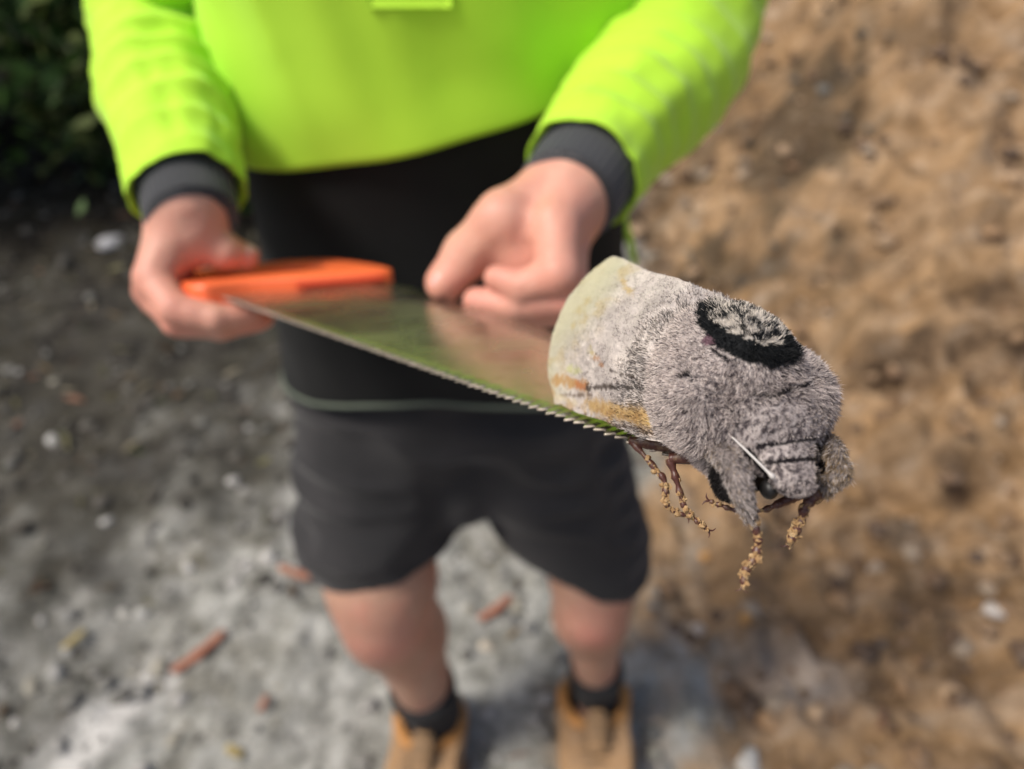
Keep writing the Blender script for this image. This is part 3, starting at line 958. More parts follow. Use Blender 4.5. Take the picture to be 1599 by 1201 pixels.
# recessed darker groove insert on the front of the handle
gp = []
for c in np.linspace(0.045, 0.114, 24):
    gp.append([[*[0]]])
strip = []
for c in np.linspace(0.050, 0.112, 26):
    u0 = float(fu(c)) + 0.0055
    strip.append([bl(u0, c, 0.0015), bl(u0 + 0.0012, c, 0.0022), bl(u0 + 0.0012, c, 0.0058), bl(u0, c, 0.0065)])
V, F = loft_grid(np.array(strip), closed=False)
ins = obj('grip_insert', mesh_np('grip_insert', V, F), M['grip'], handle)
ins.matrix_parent_inverse = Matrix.Identity(4)
for (u, c) in ((-0.006, 0.01), (-0.008, 0.055), (-0.010, 0.105)):
    V, F = tube([[*bl(u, c, -0.0095), 0.004], [*bl(u, c, -0.0117), 0.004], [*bl(u, c, -0.0122), 0.0032]], 5, 16, (True, True), ref=SL)
    obj('screw', mesh_np('screw', V, F), M['screw'], saw)

# ------------------------------------------------------------------ moth
moth = empty('moth', MO, 'huge furry grey moth with black thorax ring resting on the saw tip', 'moth')
h = 0.0009
lo = np.array([-0.10, -0.036, -0.010]); hi = np.array([0.045, 0.036, 0.056])
gm = grid(lo, hi, h)
meso = d_ell(gm, (-0.009, 0, 0.0235), (0.0245, 0.0205, 0.0225))
pro = d_ell(gm, (0.0115, 0, 0.0190), (0.0115, 0.0165, 0.0130))
D = smin(meso, pro, 0.002)
D = smin(D, d_ell(gm, (0.0215, -0.0005, 0.0150), (0.0048, 0.0094, 0.0050)), 0.0006)      # collar ruff
D = smin(D, d_ell(gm, (0.0275, -0.0015, 0.0128), (0.0048, 0.0062, 0.0046)), 0.0005)      # head
D = smin(D, d_cone(gm, (-0.02, 0, 0.0175), (-0.075, 0, 0.010), 0.0165, 0.008), 0.008)  # abdomen
D = smin(D, d_ell(gm, (0.002, 0, 0.009), (0.017, 0.0135, 0.008)), 0.004)
for s in (-1, 1):
    D = smin(D, d_ell(gm, (-0.002, s * 0.0165, 0.022), (0.016, 0.0075, 0.012)), 0.003)   # wing-base tufts
    D = smin(D, d_ell(gm, (0.0150, s * 0.0105, 0.0080), (0.006, 0.0050, 0.006)), 0.003)  # coxae
D = D + 0.0006 * vnoise(gm, 220, 3)
Vm, Fm = surface_nets(D.astype(np.float32), lo, h)

def tri(F):
    return np.concatenate([F[:, [0, 1, 2]], F[:, [0, 2, 3]]])
def vnormals(V, T):
    n = np.cross(V[T[:, 1]] - V[T[:, 0]], V[T[:, 2]] - V[T[:, 0]])
    N = np.zeros_like(V)
    for k in range(3):
        np.add.at(N, T[:, k], n)
    return unit(N)

def moth_col(loc, nrm, hairlevel=True):
    """albedo of the moth's coat at a local point"""
    p = mloc(loc)
    q = pix(p)
    x, y = q[:, 0], q[:, 1]
    vis = ((CAM - p) * (nrm[:, 0:1] * MF + nrm[:, 1:2] * ML + nrm[:, 2:3] * MN)).sum(1) > 0
    n = len(loc)
    lt = np.array([0.86, 0.755, 0.70]); md = np.array([0.54, 0.465, 0.445]); dk = np.array([0.085, 0.068, 0.072])
    r = rng.random(n)
    front = sstep(loc[:, 0], 0.004, 0.020)
    pd = np.clip(0.14 + 0.22 * front + 0.08 * fbm(loc, 260, 3, 71) + 0.40 * np.maximum(0, vnoise(loc, 1300, 72)), 0.02, 0.9)
    c = lt + (md - lt) * np.clip(rng.normal(0.35 + 0.25 * front, 0.28, n), 0, 1)[:, None]
    c = np.where((r < pd)[:, None], dk * (0.8 + 0.8 * rng.random((n, 1))), c)
    # pale cream fur towards the wing bases
    cream = sstep(-loc[:, 0], 0.002, 0.022) * 0.6
    c = c + (np.array([0.88, 0.78, 0.71]) - c) * (cream * (r > pd * 0.7))[:, None]
    # black oval on the thorax
    ex, ey, ang = 1170.0, 517.0, math.radians(25)
    u = (x - ex) * math.cos(ang) + (y - ey) * math.sin(ang)
    v = -(x - ex) * math.sin(ang) + (y - ey) * math.cos(ang)
    e = np.sqrt((u / 88) ** 2 + (v / 47) ** 2)
    ei = np.sqrt(((u + 10) / 66) ** 2 + ((v + 11) / 27) ** 2)
    e = e + 0.05 * fbm(loc, 420, 2, 75)
    ei = ei + 0.14 * fbm(loc, 500, 2, 77)
    black = (e < 1.0) & vis & (loc[:, 2] > 0.022)
    inner_ = black & (ei < 1.0)
    bc = np.array([0.010, 0.011, 0.012]) * (0.6 + rng.random((n, 1)))
    c = np.where(black[:, None], bc, c)
    sp = inner_ & (rng.random(n) < 0.55 + 0.9 * fbm(loc, 650, 2, 79))
    c = np.where(sp[:, None], np.array([0.80, 0.72, 0.63]) * (0.75 + 0.4 * rng.random((n, 1))), c)
    # purplish bare flap at the oval's edge
    fl = np.hypot((x - 1106) / 9, (y - 533) / 8) < 1
    c = np.where((fl & vis)[:, None], np.array([0.26, 0.15, 0.18]), c)
    # dark lines painting shade into the collar and head creases and wing-base notch
    def seg(x0, y0, x1, y1, wd):
        bx, by = x1 - x0, y1 - y0
        t = np.clip(((x - x0) * bx + (y - y0) * by) / (bx * bx + by * by), 0, 1)
        return (np.hypot(x - x0 - t * bx, y - y0 - t * by) < wd) & vis
    sm = seg(1176, 614, 1205, 616, 3.2) | seg(1205, 616, 1258, 600, 3.2) | seg(1064, 590, 1074, 583, 2.8) | seg(1074, 583, 1082, 592, 2.8) | seg(1112, 545, 1138, 562, 2.5) | seg(1196, 722, 1272, 716, 3.6) | seg(1182, 697, 1272, 684, 2.6) | seg(1276, 694, 1277, 752, 4.0) | seg(1168, 704, 1200, 742, 5)
    c = np.where(sm[:, None], np.array([0.018, 0.014, 0.016]), c)
    # ochre dust low on the far side
    du = sstep(y, 610, 690) * sstep(x, 1255, 1300) * 0.5 * (rng.random(n) < 0.6)
    c = c + (np.array([0.36, 0.27, 0.17]) - c) * du[:, None]
    # black underside fur, deepened for shade in the hollow between the forelegs
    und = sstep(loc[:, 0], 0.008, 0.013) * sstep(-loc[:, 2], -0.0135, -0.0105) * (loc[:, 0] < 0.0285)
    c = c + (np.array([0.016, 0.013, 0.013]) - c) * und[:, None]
    return np.clip(c, 0.004, 1)

T = tri(Fm)
Nm = vnormals(Vm, T)
me = mesh_np('body', mloc(Vm), Fm)
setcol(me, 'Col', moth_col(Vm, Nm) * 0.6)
mbody = obj('body', me, M['skin_moth'], moth)

def fur(name, V, T, N, count, length, width, comb, colf, parent, lift=0.5, jitter=0.35, droop=0.25, keep=None, seed=1, local=True, curl=0.0, mate='fur'):
    """hair made of thin tapered blades: V,T,N local mesh; length(loc)->m, comb(loc)->direction"""
    r_ = np.random.default_rng(seed)
    A = np.linalg.norm(np.cross(V[T[:, 1]] - V[T[:, 0]], V[T[:, 2]] - V[T[:, 0]]), axis=1)
    cdf = np.cumsum(A) / A.sum()
    ti = np.minimum(np.searchsorted(cdf, r_.random(count)), len(T) - 1)
    a, b = r_.random(count), r_.random(count)
    f = a + b > 1
    a[f], b[f] = 1 - a[f], 1 - b[f]
    t = T[ti]
    Pp = V[t[:, 0]] * (1 - a - b)[:, None] + V[t[:, 1]] * a[:, None] + V[t[:, 2]] * b[:, None]
    Nn = unit(N[t[:, 0]] * (1 - a - b)[:, None] + N[t[:, 1]] * a[:, None] + N[t[:, 2]] * b[:, None])
    if keep is not None:
        k = keep(Pp, Nn)
        Pp, Nn = Pp[k], Nn[k]
    n = len(Pp)
    L = length(Pp) * (0.6 + 0.7 * r_.random(n))
    cb = comb(Pp)
    cb = unit(cb - Nn * (cb * Nn).sum(1)[:, None])
    # clumping: neighbours share a direction offset
    cl = np.stack([vnoise(Pp, 330, seed + k) for k in range(3)], -1)
    d = unit(Nn * lift + cb * (1 - lift) + 0.55 * cl * jitter * 1.6 + r_.normal(0, jitter * 0.5, (n, 3)))
    s = unit(np.cross(d, r_.normal(0, 1, (n, 3))))
    wd = (width * (0.7 + 0.6 * r_.random(n)))[:, None]
    mid = Pp + d * (L * 0.55)[:, None]
    d2 = unit(d + cb * droop + r_.normal(0, curl, (n, 3)))
    tp = mid + d2 * (L * 0.45)[:, None]
    root = Pp - Nn * 0.0002
    VV = np.stack([root - s * wd, root + s * wd, mid - s * wd * 0.75, mid + s * wd * 0.75, tp], 1).reshape(-1, 3)
    o = (np.arange(n) * 5)[:, None]
    FF = np.concatenate([o + np.array([0, 1, 3]), o + np.array([0, 3, 2]), o + np.array([2, 3, 4])], 1).reshape(-1, 3)
    C_ = colf(Pp, Nn)
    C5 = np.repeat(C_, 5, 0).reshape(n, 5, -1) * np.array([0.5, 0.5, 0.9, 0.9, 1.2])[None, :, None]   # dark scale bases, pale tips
    me_ = mesh_np(name, mloc(VV) if local else VV, FF)
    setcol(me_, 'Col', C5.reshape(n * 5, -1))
    o_ = obj(name, me_, M[mate], None, smooth=False)
    o_['kind'] = 'stuff'
    if parent is not None:
        o_.parent = parent
        o_.matrix_parent_inverse = Matrix.Identity(4)   # the parent mesh sits at the world origin
    return o_

def body_len(p):
    L = np.full(len(p), 0.0016)
    L = L + 0.0010 * sstep(p[:, 0], 0.004, 0.010)
    L = L - 0.0019 * sstep(p[:, 0], 0.0165, 0.0185)
    L = L + 0.0005 * sstep(-p[:, 0], 0.010, 0.022)
    q = pix(mloc(p))
    e = np.hypot((q[:, 0] - 1170) / 92, (q[:, 1] - 517) / 60)
    L = np.where((e < 1) & (p[:, 2] > 0.022), L * 0.75, L)
    L = np.where(np.hypot(q[:, 0] - 1120, q[:, 1] - 470) < 13, L * 2.2, L)
    L = np.where((p[:, 2] < 0.011) & (p[:, 0] > 0.008), L * 0.5, L)
    return L
def body_comb(p):
    # fur radiates from the mid-line, forward and down over the front of the thorax
    c = np.stack([-0.6 + 1.5 * sstep(p[:, 0], 0.0, 0.016), p[:, 1] * 40, -0.25 - 1.1 * sstep(p[:, 0], 0.004, 0.02)], -1)
    return unit(c)
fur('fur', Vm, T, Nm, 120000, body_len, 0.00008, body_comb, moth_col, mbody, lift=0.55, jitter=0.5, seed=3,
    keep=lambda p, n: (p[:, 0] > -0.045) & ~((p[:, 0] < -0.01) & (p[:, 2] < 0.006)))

# wings ------------------------------------------------------------
def wing_pts(s, t, side):
    """s base->tail, t ridge->costa; side -1 his right wing, 1 left"""
    ridge = np.stack([-0.022 - 0.068 * s, 0.0 * s, 0.0462 - 0.0042 * s + 0.0008 * np.sin(np.pi * s)], -1)
    costa = np.stack([0.002 - 0.0815 * s, -(0.0235 + 0.0050 * s), 0.0125 - 0.0165 * s + 0.0], -1)
    # the outer margin: apex corner rounded
    k = sstep(t, 0.80, 1.0)
    pull = 0.010 * k ** 2 * sstep(s, 0.80, 1.0)
    ex = 0.0105 * np.sin(np.pi * np.clip(t, 0, 1) ** 0.9) * s ** 2     # margin bows outwards
    p = ridge * (1 - t)[..., None] + costa * t[..., None]
    bow = np.sin(np.pi * t) * (0.0095 - 0.0045 * s)
    p[..., 1] -= bow * 0.62
    p[..., 2] += bow * 0.75
    p[..., 0] -= ex - pull
    p[..., 2] += 0.0012 * np.sin(s * 9 + t * 5) * s
    kb = np.clip(1 - s / 0.14, 0, 1)
    p[..., 1] *= 1 - 0.22 * kb
    p[..., 2] -= 0.0045 * kb * (1 - t)
    p[..., 1] *= -side * 1.0
    return p
def wing(side):
    ns, nt2 = 170, 120
    s, t = np.meshgrid(np.linspace(0, 1, ns), np.linspace(0, 1, nt2), indexing='ij')
    p = wing_pts(s, t, side)
    p += 0.00035 * fbm(p, 150, 3, 51 + side)[..., None] * np.array([0, -side * 0 + 0.6 * side, 0.8])
    for kv in (0.12, 0.24, 0.36, 0.48, 0.60, 0.72, 0.84):
        dv = np.abs(t - (0.45 + (kv - 0.45) * (0.35 + 0.65 * s)))
        p[..., 2] += 0.00035 * np.exp(-(dv / 0.010) ** 2) * sstep(s, 0.1, 0.4)
    return p, s, t
def wing_col(p, side, n_vis=None, speck=True):
    q = pix(mloc(p)); x, y = q[:, 0], q[:, 1]
    n = len(p)
    lt = np.array([0.62, 0.55, 0.50]); gy_ = np.array([0.40, 0.35, 0.325]); dk = np.array([0.12, 0.098, 0.088])
    ret = np.abs(fbm(p * np.array([1, 1, 1]), 800, 3, 61))
    c = lt + (gy_ - lt) * np.clip(0.5 + 0.6 * fbm(p, 120, 3, 63), 0, 1)[:, None]
    m = np.clip((0.22 - ret) * 4, 0, 1) * np.clip(0.6 + 0.7 * fbm(p, 200, 2, 65), 0, 1)
    c = c + (dk - c) * (m * 0.95)[:, None]
    sv = np.clip((-p[:, 0] - 0.012) / 0.08, 0, 1)
    if speck:
        sr = rng.random(n)
        c = np.where((sr < 0.27)[:, None], c * 0.25, c)
        c = np.where((sr > 0.65)[:, None], c * 1.2 + 0.04, c)
    if side > 0:
        return np.clip(c, 0.01, 1)
    nz = fbm(p, 900, 4, 67) * 4.0 + (rng.random(n) - 0.5) * (6 if speck else 0)
    # thin worn, yellow-green outer margin
    # distance from the margin line (955,405)-(838,540)-(838,590)
    def dist(x0, y0, x1, y1):
        bx, by = x1 - x0, y1 - y0
        tt = np.clip(((x - x0) * bx + (y - y0) * by) / (bx * bx + by * by), 0, 1)
        return np.hypot(x - x0 - tt * bx, y - y0 - tt * by)
    dm = np.minimum(dist(955, 405, 838, 545), dist(838, 545, 845, 600)) + nz
    f = sstep(-dm, -62, -8)
    c = c + (np.array([0.45, 0.425, 0.28]) - c) * (f * 0.8)[:, None]
    mo = np.clip(1.6 * fbm(p * np.array([0.5, 1, 1]), 260, 4, 93), 0, 1) * sstep(-dm, -75, -20)
    c = c + (np.array([0.40, 0.30, 0.12]) - c) * (mo * 0.55)[:, None]
    lowe = np.clip(0.2 + 1.5 * fbm(p * np.array([0.4, 1, 1]), 300, 4, 95), 0, 1) * sstep(y - 0.24 * (x - 850), 585, 612) * sstep(-x, -1060, -1000)
    c = c + (np.array([0.38, 0.24, 0.10]) - c) * (lowe * 0.7)[:, None]
    f = sstep(-dm, -16, -3)
    c = c + (np.array([0.50, 0.46, 0.32]) - c) * (f * 0.8)[:, None]
    def patch(d, w0, w1, colr, a=1.0):
        nonlocal c
        f_ = sstep(-(d + nz), -w1, -w0) * a
        c = c + (np.array(colr) - c) * f_[:, None]
    patch(dist(872, 594, 910, 602) + 4 * fbm(p, 350, 2, 83), 4, 13, (0.40, 0.22, 0.065), 0.85)
    patch(dist(905, 601, 912, 603), 3, 9, (0.40, 0.14, 0.05), 0.8)
    patch(dist(928, 633, 1030, 660) + 5 * fbm(p, 350, 2, 85), 5, 16, (0.42, 0.27, 0.10), 0.88)
    patch(dist(940, 640, 1000, 655) + 9 * fbm(p, 600, 3, 87), 0, 7, (0.30, 0.17, 0.06), 0.7)
    patch(dist(1020, 660, 1032, 664), 3, 10, (0.58, 0.40, 0.12), 0.7)
    patch(dist(920, 606, 960, 604), 2, 6, (0.05, 0.035, 0.028), 0.95)
    patch(dist(960, 604, 1014, 608), 1.5, 5, (0.035, 0.028, 0.025), 0.95)
    patch(dist(885, 641, 960, 664), 0.5, 3.5, (0.10, 0.06, 0.035), 0.85)
    patch(dist(960, 664, 1040, 681), 0.5, 4.0, (0.07, 0.04, 0.025), 0.9)
    patch(dist(880, 617, 925, 617), 0.5, 4.0, (0.10, 0.06, 0.035), 0.8)
    patch(dist(955, 579, 990, 590), 0.8, 3.0, (0.05, 0.035, 0.03), 0.9)
    patch(dist(990, 590, 1012, 600), 0.8, 3.0, (0.05, 0.035, 0.03), 0.9)
    patch(dist(972, 440, 985, 458), 1, 7, (0.46, 0.32, 0.12), 0.7)
    patch(dist(922, 545, 928, 556), 1, 5, (0.42, 0.35, 0.14), 0.7)
    patch(dist(928, 556, 942, 572), 1, 4, (0.36, 0.19, 0.10), 0.8)
    patch(dist(893, 576, 903, 580), 2, 8, (0.46, 0.46, 0.16), 0.6)
    patch(dist(870, 620, 900, 630), 1, 6, (0.55, 0.46, 0.30), 0.6)
    if speck:
        sr = rng.random(n)
        c = np.where((sr < 0.18)[:, None], c * 0.4, np.where((sr > 0.8)[:, None], c * 1.15 + 0.10, c * (0.85 + 0.3 * rng.random((n, 1)))))
    return np.clip(c, 0.01, 1)
for side in (-1, 1):
    p, s, t = wing(side)
    Vw, Fw = loft_grid(p, closed=False)
    Fw = Fw[0]
    Nw = vnormals(Vw, tri(Fw))
    if (Nw[:, 2].mean()) < 0:
        Fw = Fw[:, ::-1]; Nw = -Nw
    th = 0.00035
    n0 = len(Vw)
    Vt = np.concatenate([Vw + Nw * th, Vw - Nw * th])
    Ft = [Fw, Fw[:, ::-1] + n0]
    ns, nt2 = s.shape
    rim_ = [(i, 0) for i in range(ns)] + [(ns - 1, j) for j in range(1, nt2)] + [(i, nt2 - 1) for i in range(ns - 2, -1, -1)] + [(0, j) for j in range(nt2 - 2, 0, -1)]
    r0 = np.array([i * nt2 + j for i, j in rim_]); r1 = np.roll(r0, -1)
    Ft.append(np.stack([r0, r1, r1 + n0, r0 + n0], -1))
    me = mesh_np('forewing', mloc(Vt), Ft)
    cw = wing_col(Vw, side, speck=False)
    setcol(me, 'Col', np.concatenate([cw, cw * 0.6 + np.array([0.05, 0.03, 0.02])]))
    wo = obj('forewing', me, M['wing'], moth)
    if side < 0:
        wo['label'] = 'rubbed near forewing with worn golden patches and yellowish margin'
    Tw = tri(Fw)
    def wl(pp, side=side):
        q = pix(mloc(pp))
        return 0.0008 + 0.0011 * sstep(pp[:, 0], -0.036, -0.020)
    def bare(pp, nn, side=side):
        q = pix(mloc(pp)); x, y = q[:, 0], q[:, 1]
        if side > 0:
            return rng.random(len(pp)) < 0.5
        bx, by = 838 - 955, 545 - 405
        dm = np.abs((x - 955) * by - (y - 405) * bx) / math.hypot(bx, by)
        gold = (np.hypot((x - 980) / 62, (y - 647 - (x - 980) * 0.26) / 12) < 1) | (np.hypot((x - 887) / 32, (y - 597) / 10) < 1)
        def sg(x0, y0, x1, y1):
            ax_, ay_ = x1 - x0, y1 - y0
            tt = np.clip(((x - x0) * ax_ + (y - y0) * ay_) / (ax_ * ax_ + ay_ * ay_), 0, 1)
            return np.hypot(x - x0 - tt * ax_, y - y0 - tt * ay_)
        keepp = sstep(dm, 8, 60) * (np.minimum(np.minimum(sg(918, 606, 1014, 608), sg(955, 579, 990, 590)), sg(990, 590, 1012, 600)) > 4)
        return (rng.random(len(pp)) < np.where(gold, 0.40, np.maximum(keepp, 0.12)))
    fur('wing_scales', Vw, Tw, Nw, 52000, wl, 0.00015, lambda pp: np.tile(np.array([[-1.0, 0, 0]]), (len(pp), 1)),
        lambda pp, nn, side=side: wing_col(pp, side), wo, lift=0.32, jitter=0.45, seed=11 + side, keep=bare)

# hind wing edge / abdomen tip under the roof are the body mesh itself
# eyes
for s in (-1, 1):
    c = np.array([0.0248, s * 0.0056 - 0.001, 0.0092])
    gE = grid(c - 0.007, c + 0.007, 0.0006)
    V, F = surface_nets(d_ell(gE, c, (0.0026, 0.0022, 0.0026)).astype(np.float32), c - 0.007, 0.0006)
    obj('eye', mesh_np('eye', mloc(V), F), M['eye'], moth)
# antennae: thin pale threads laid forward along the head
def ppath(pts):
    return [[*P(x, y, d), r] for x, y, d, r in pts]
V, F = tube(ppath([(1132, 673, .1945, .00014), (1150, 689, .1915, .00022), (1176, 714, .1880, .00028), (1198, 736, .1862, .00034), (1205, 743, .1860, .00062), (1208, 747, .1864, .00050)]), 40, 8)
obj('antenna', mesh_np('antenna', V, F), M['antenna'], moth)
ant = np.array([[0.0245, 0.0055, 0.0125], [0.0215, 0.0105, 0.010], [0.016, 0.0145, 0.009], [0.008, 0.0165, 0.008]])
V, F = tube(np.concatenate([mloc(ant), np.array([[.0005], [.0003], [.00025], [.0002]])], 1), 30, 8)
obj('antenna', mesh_np('antenna', V, F), M['antenna'], moth)

# legs: furry upper segments, thin tarsi caked with clay
def leg(upper, tarsus, furry=True, crumbs=26, seed=0, mat_t='chitin', crumb_r=0.00075):
    L = bpy.data.objects.new('leg', None); col.objects.link(L)
    L.parent = moth; L.matrix_parent_inverse = parent_inv(moth); L.location = Vector(P(*upper[0][:3]))
    def add(name, V_, F_, m):
        me_ = mesh_np(name, V_, F_)
        o_ = bpy.data.objects.new(name, me_); col.objects.link(o_); me_.materials.append(M[m])
        me_.polygons.foreach_set('use_smooth', np.ones(len(me_.polygons), bool))
        o_.parent = L; o_.matrix_parent_inverse = Matrix.Translation(-L.location)
        return o_, me_
    r_ = np.random.default_rng(100 + seed)
    up = np.array(ppath(upper))
    nz_ = lambda t, a, S: 0.00025 * vnoise(np.stack([np.cos(a), np.sin(a), t * 8], -1), 2.0, seed)
    V_, F_ = tube(up, 40, 14, disp=nz_)
    o_, me_ = add('femur', V_, F_, 'skin_moth' if furry else 'chitin')
    if furry:
        loc = minv(V_)
        Fq = F_[0]
        Tq = tri(Fq)
        Nq = vnormals(loc, Tq)
        cen_ = minv(up[:, :3])
        if ((loc - cen_[len(cen_) // 2]) * Nq).sum() < 0:
            Nq = -Nq
        setcol(me_, 'Col', np.tile(np.array([[0.20, 0.17, 0.16]]), (len(V_), 1)))
        d0 = minv(up[-1:, :3])[0] - minv(up[:1, :3])[0]
        dust = 0.42 if seed == 2 else 0.10
        def fc(pp, nn):
            n = len(pp); rr = r_.random(n)
            q = pix(mloc(pp))
            lit = np.array([0.66, 0.58, 0.54]); d_ = np.array([0.07, 0.058, 0.058]); oc_ = np.array([0.42, 0.30, 0.17])
            c = np.where((rr < 0.42)[:, None], d_, lit) * (0.75 + 0.5 * r_.random((n, 1)))
            return np.where((r_.random(n) < dust)[:, None], oc_ * (0.5 + 0.7 * r_.random((n, 1))), c)
        fo = fur('leg_fur', loc, Tq, Nq, 5200, lambda pp: np.full(len(pp), 0.0019 if seed == 2 else 0.0015) * (0.6 + 0.8 * (vnoise(pp, 500, 5) + 1) / 2), 0.00007, lambda pp: np.tile(unit(d0)[None], (len(pp), 1)), fc, None,
                 lift=0.35, jitter=0.3, seed=40 + seed)
        fo.parent = L; fo.matrix_parent_inverse = Matrix.Translation(-L.location)
    if tarsus:
        ta = np.array(ppath(tarsus))
        V_, F_ = tube(ta, 60, 10, disp=lambda t, a, S: 0.00022 * np.sin(t * 42) + 0.0002 * vnoise(np.stack([np.cos(a), np.sin(a), t * 25], -1), 1.7, seed))
        add('tarsus', V_, F_, mat_t)
        # hooked claws
        e = ta[-1, :3]; dv = unit(ta[-1, :3] - ta[-2, :3])
        for sg in (-1, 1):
            sdv = unit(np.cross(dv, FWD)) * sg
            V_, F_ = tube([[*e, .0003], [*(e + dv * .0010 + sdv * .0007), .00022], [*(e + dv * .0013 + sdv * .0017), .0001]], 10, 6)
            add('claw', V_, F_, 'chitin')
        # clay crumbs
        S = resample(ta, 200)
        parts = []
        for k in range(crumbs):
            i_ = int(r_.beta(1.6, 1.2) * 199)
            c_ = S[i_, :3] + unit(r_.normal(0, 1, 3)) * S[i_, 3] * 0.9
            rr = crumb_r * (0.20 + 1.3 * r_.random() ** 4)
            phi = np.linspace(0, 2 * math.pi, 6, endpoint=False) + r_.random() * 6; tht = np.linspace(0.35, math.pi - 0.35, 4)
            G_ = np.array([[c_ + rr * np.array([math.sin(a_) * math.cos(b_), math.sin(a_) * math.sin(b_), math.cos(a_)]) for b_ in phi] for a_ in tht])
            G_ = c_ + (G_ - c_) * (1 + 0.9 * vnoise(G_, 2600, k + seed))[..., None]
            parts.append(loft_grid(G_, True, (True, True)))
        V_, F_ = join(parts)
        o_, me_ = add('clay_crumbs', V_, F_, 'clay_bit')
        me_.polygons.foreach_set('use_smooth', np.zeros(len(me_.polygons), bool))
        o_['kind'] = 'stuff'
    return L
# near foreleg
leg([(1110, 702, .199, .0024), (1143, 724, .1910, .0029), (1158, 767, .1885, .0027), (1172, 812, .190, .0016)],
    [(1170, 804, .190, .0013), (1181, 830, .1905, .0009), (1184, 850, .191, .0010), (1177, 873, .1915, .0010), (1165, 890, .192, .0011), (1160, 916, .192, .0006)], True, 190, 1)
# far foreleg
leg([(1292, 690, .205, .0024), (1307, 712, .199, .0021), (1309, 742, .196, .0023), (1284, 768, .196, .0015)],
    [(1280, 768, .198, .0018), (1258, 790, .1985, .0012), (1250, 815, .199, .0010), (1238, 838, .1995, .0011), (1231, 850, .20, .0007)], True, 170, 2)
# far middle leg reaching across under the head
leg([(1290, 755, .206, .0016), (1250, 772, .205, .0014), (1215, 787, .205, .0011)],
    [(1218, 786, .205, .0010), (1190, 797, .206, .0007), (1150, 797, .207, .0006), (1125, 789, .208, .0006), (1107, 782, .208, .0005)], False, 30, 3, 'chitin', 0.0005)
# near middle leg gripping the blade edge
leg([(1120, 712, .214, .0022), (1080, 712, .217, .0022), (1046, 716, .219, .0016)],
    [(1046, 716, .219, .0013), (1058, 755, .218, .0009), (1068, 790, .218, .0007), (1086, 812, .218, .0006), (1106, 828, .218, .0005)], False, 150, 4)
# near hind leg
leg([(1075, 698, .226, .0020), (1030, 694, .234, .0021), (985, 688, .240, .0014)],
    [(988, 690, .239, .0010), (1020, 728, .235, .0009), (1038, 752, .233, .0009), (1040, 785, .232, .0008), (1052, 798, .232, .0006), (1072, 806, .232, .0005)], False, 160, 5)
# far hind leg, mostly hidden on the other side of the blade
hl = mloc(np.array([[-0.006, 0.018, 0.006], [-0.02, 0.028, 0.004], [-0.034, 0.030, -0.001]]))
q = pix(hl)
leg([(*q[0], .0018), (*q[1], .0018), (*q[2], .0012)], [(*q[2], .0010), (q[2][0] - 12, q[2][1] - 2, q[2][2] + .012, .0007), (q[2][0] - 20, q[2][1] - 3, q[2][2] + .02, .0005)], False, 6, 6)

# ------------------------------------------------------------------ litter, stones, vegetation
def blob_stone(r, seed, flat=0.6, n=8):
    phi = np.linspace(0, 2 * math.pi, n, endpoint=False); th_ = np.linspace(0.2, math.pi - 0.2, 5)
    G_ = np.array([[[math.sin(a) * math.cos(b), math.sin(a) * math.sin(b), math.cos(a) * flat] for b in phi] for a in th_])
    G_ = G_ * (1 + 0.38 * vnoise(G_ + seed * 3.1, 1.3, seed) + 0.15 * vnoise(G_ + seed, 3.1, seed))[..., None] * r
    ang = seed * 2.399
    R = np.array([[math.cos(ang), -math.sin(ang), 0], [math.sin(ang), math.cos(ang), 0], [0, 0, 1]])
    return loft_grid(G_ @ R.T * np.array([1.25, 1, 1]) @ R, True, (True, True))
def stone_col(zc, r_):
    greys = [(0.30, 0.29, 0.27), (0.20, 0.195, 0.18), (0.40, 0.385, 0.36), (0.13, 0.125, 0.11), (0.27, 0.25, 0.20)]
    clays = [(0.30, 0.18, 0.09), (0.20, 0.115, 0.055), (0.40, 0.27, 0.16), (0.36, 0.28, 0.20), (0.24, 0.15, 0.08), (0.14, 0.08, 0.04), (0.10, 0.06, 0.035)]
    darks = [(0.05, 0.043, 0.033), (0.09, 0.082, 0.068), (0.025, 0.021, 0.016), (0.15, 0.145, 0.13)]
    src = greys
    if r_.random() < zc[0]:
        src = clays
    if r_.random() < zc[1]:
        src = darks
    c = np.array(src[r_.integers(len(src))])
    return c * (0.8 + 0.4 * r_.random())
r_ = np.random.default_rng(5)
protos = [blob_stone(1.0, k) for k in range(10)]
NG = 11000
gx_ = r_.uniform(-2.4, 2.6, NG); gy_s = 0.25 + 4.0 * r_.random(NG) ** 1.5
feet = np.array([rAnk[:2], lAnk[:2]])
okk = np.min(np.hypot(feet[:, :1] - gx_[None], (feet[:, 1:] - 0.09 - gy_s[None]) * 0.5), 0) > 0.09
gx_, gy_s = gx_[okk], gy_s[okk]
NG = len(gx_)
rad_ = 0.003 + 0.018 * r_.random(NG) ** 5 * (1 + 0.5 * (gx_ > 0.4))
gz_ = ground_h(gx_, gy_s) + rad_ * 0.15
zc_ = zone(gx_, gy_s)
parts, cols = [], []
for k in range(NG):
    V_, F_ = protos[r_.integers(10)]
    parts.append((V_ * rad_[k] + np.array([gx_[k], gy_s[k], gz_[k]]), F_))
    cols.append(np.tile(stone_col(zc_[k], r_)[None], (len(V_), 1)))
V, F = join(parts)
tris = np.concatenate([f for f in F if f.shape[1] == 3]); quads = np.concatenate([f for f in F if f.shape[1] == 4])
me = mesh_np('gravel', V, [quads, tris])
setcol(me, 'Col', np.concatenate(cols))
gv = obj('gravel', me, M['stone'])
gv['kind'] = 'stuff'
tag(gv, 'loose gravel and clay crumbs strewn over the ground', 'gravel')

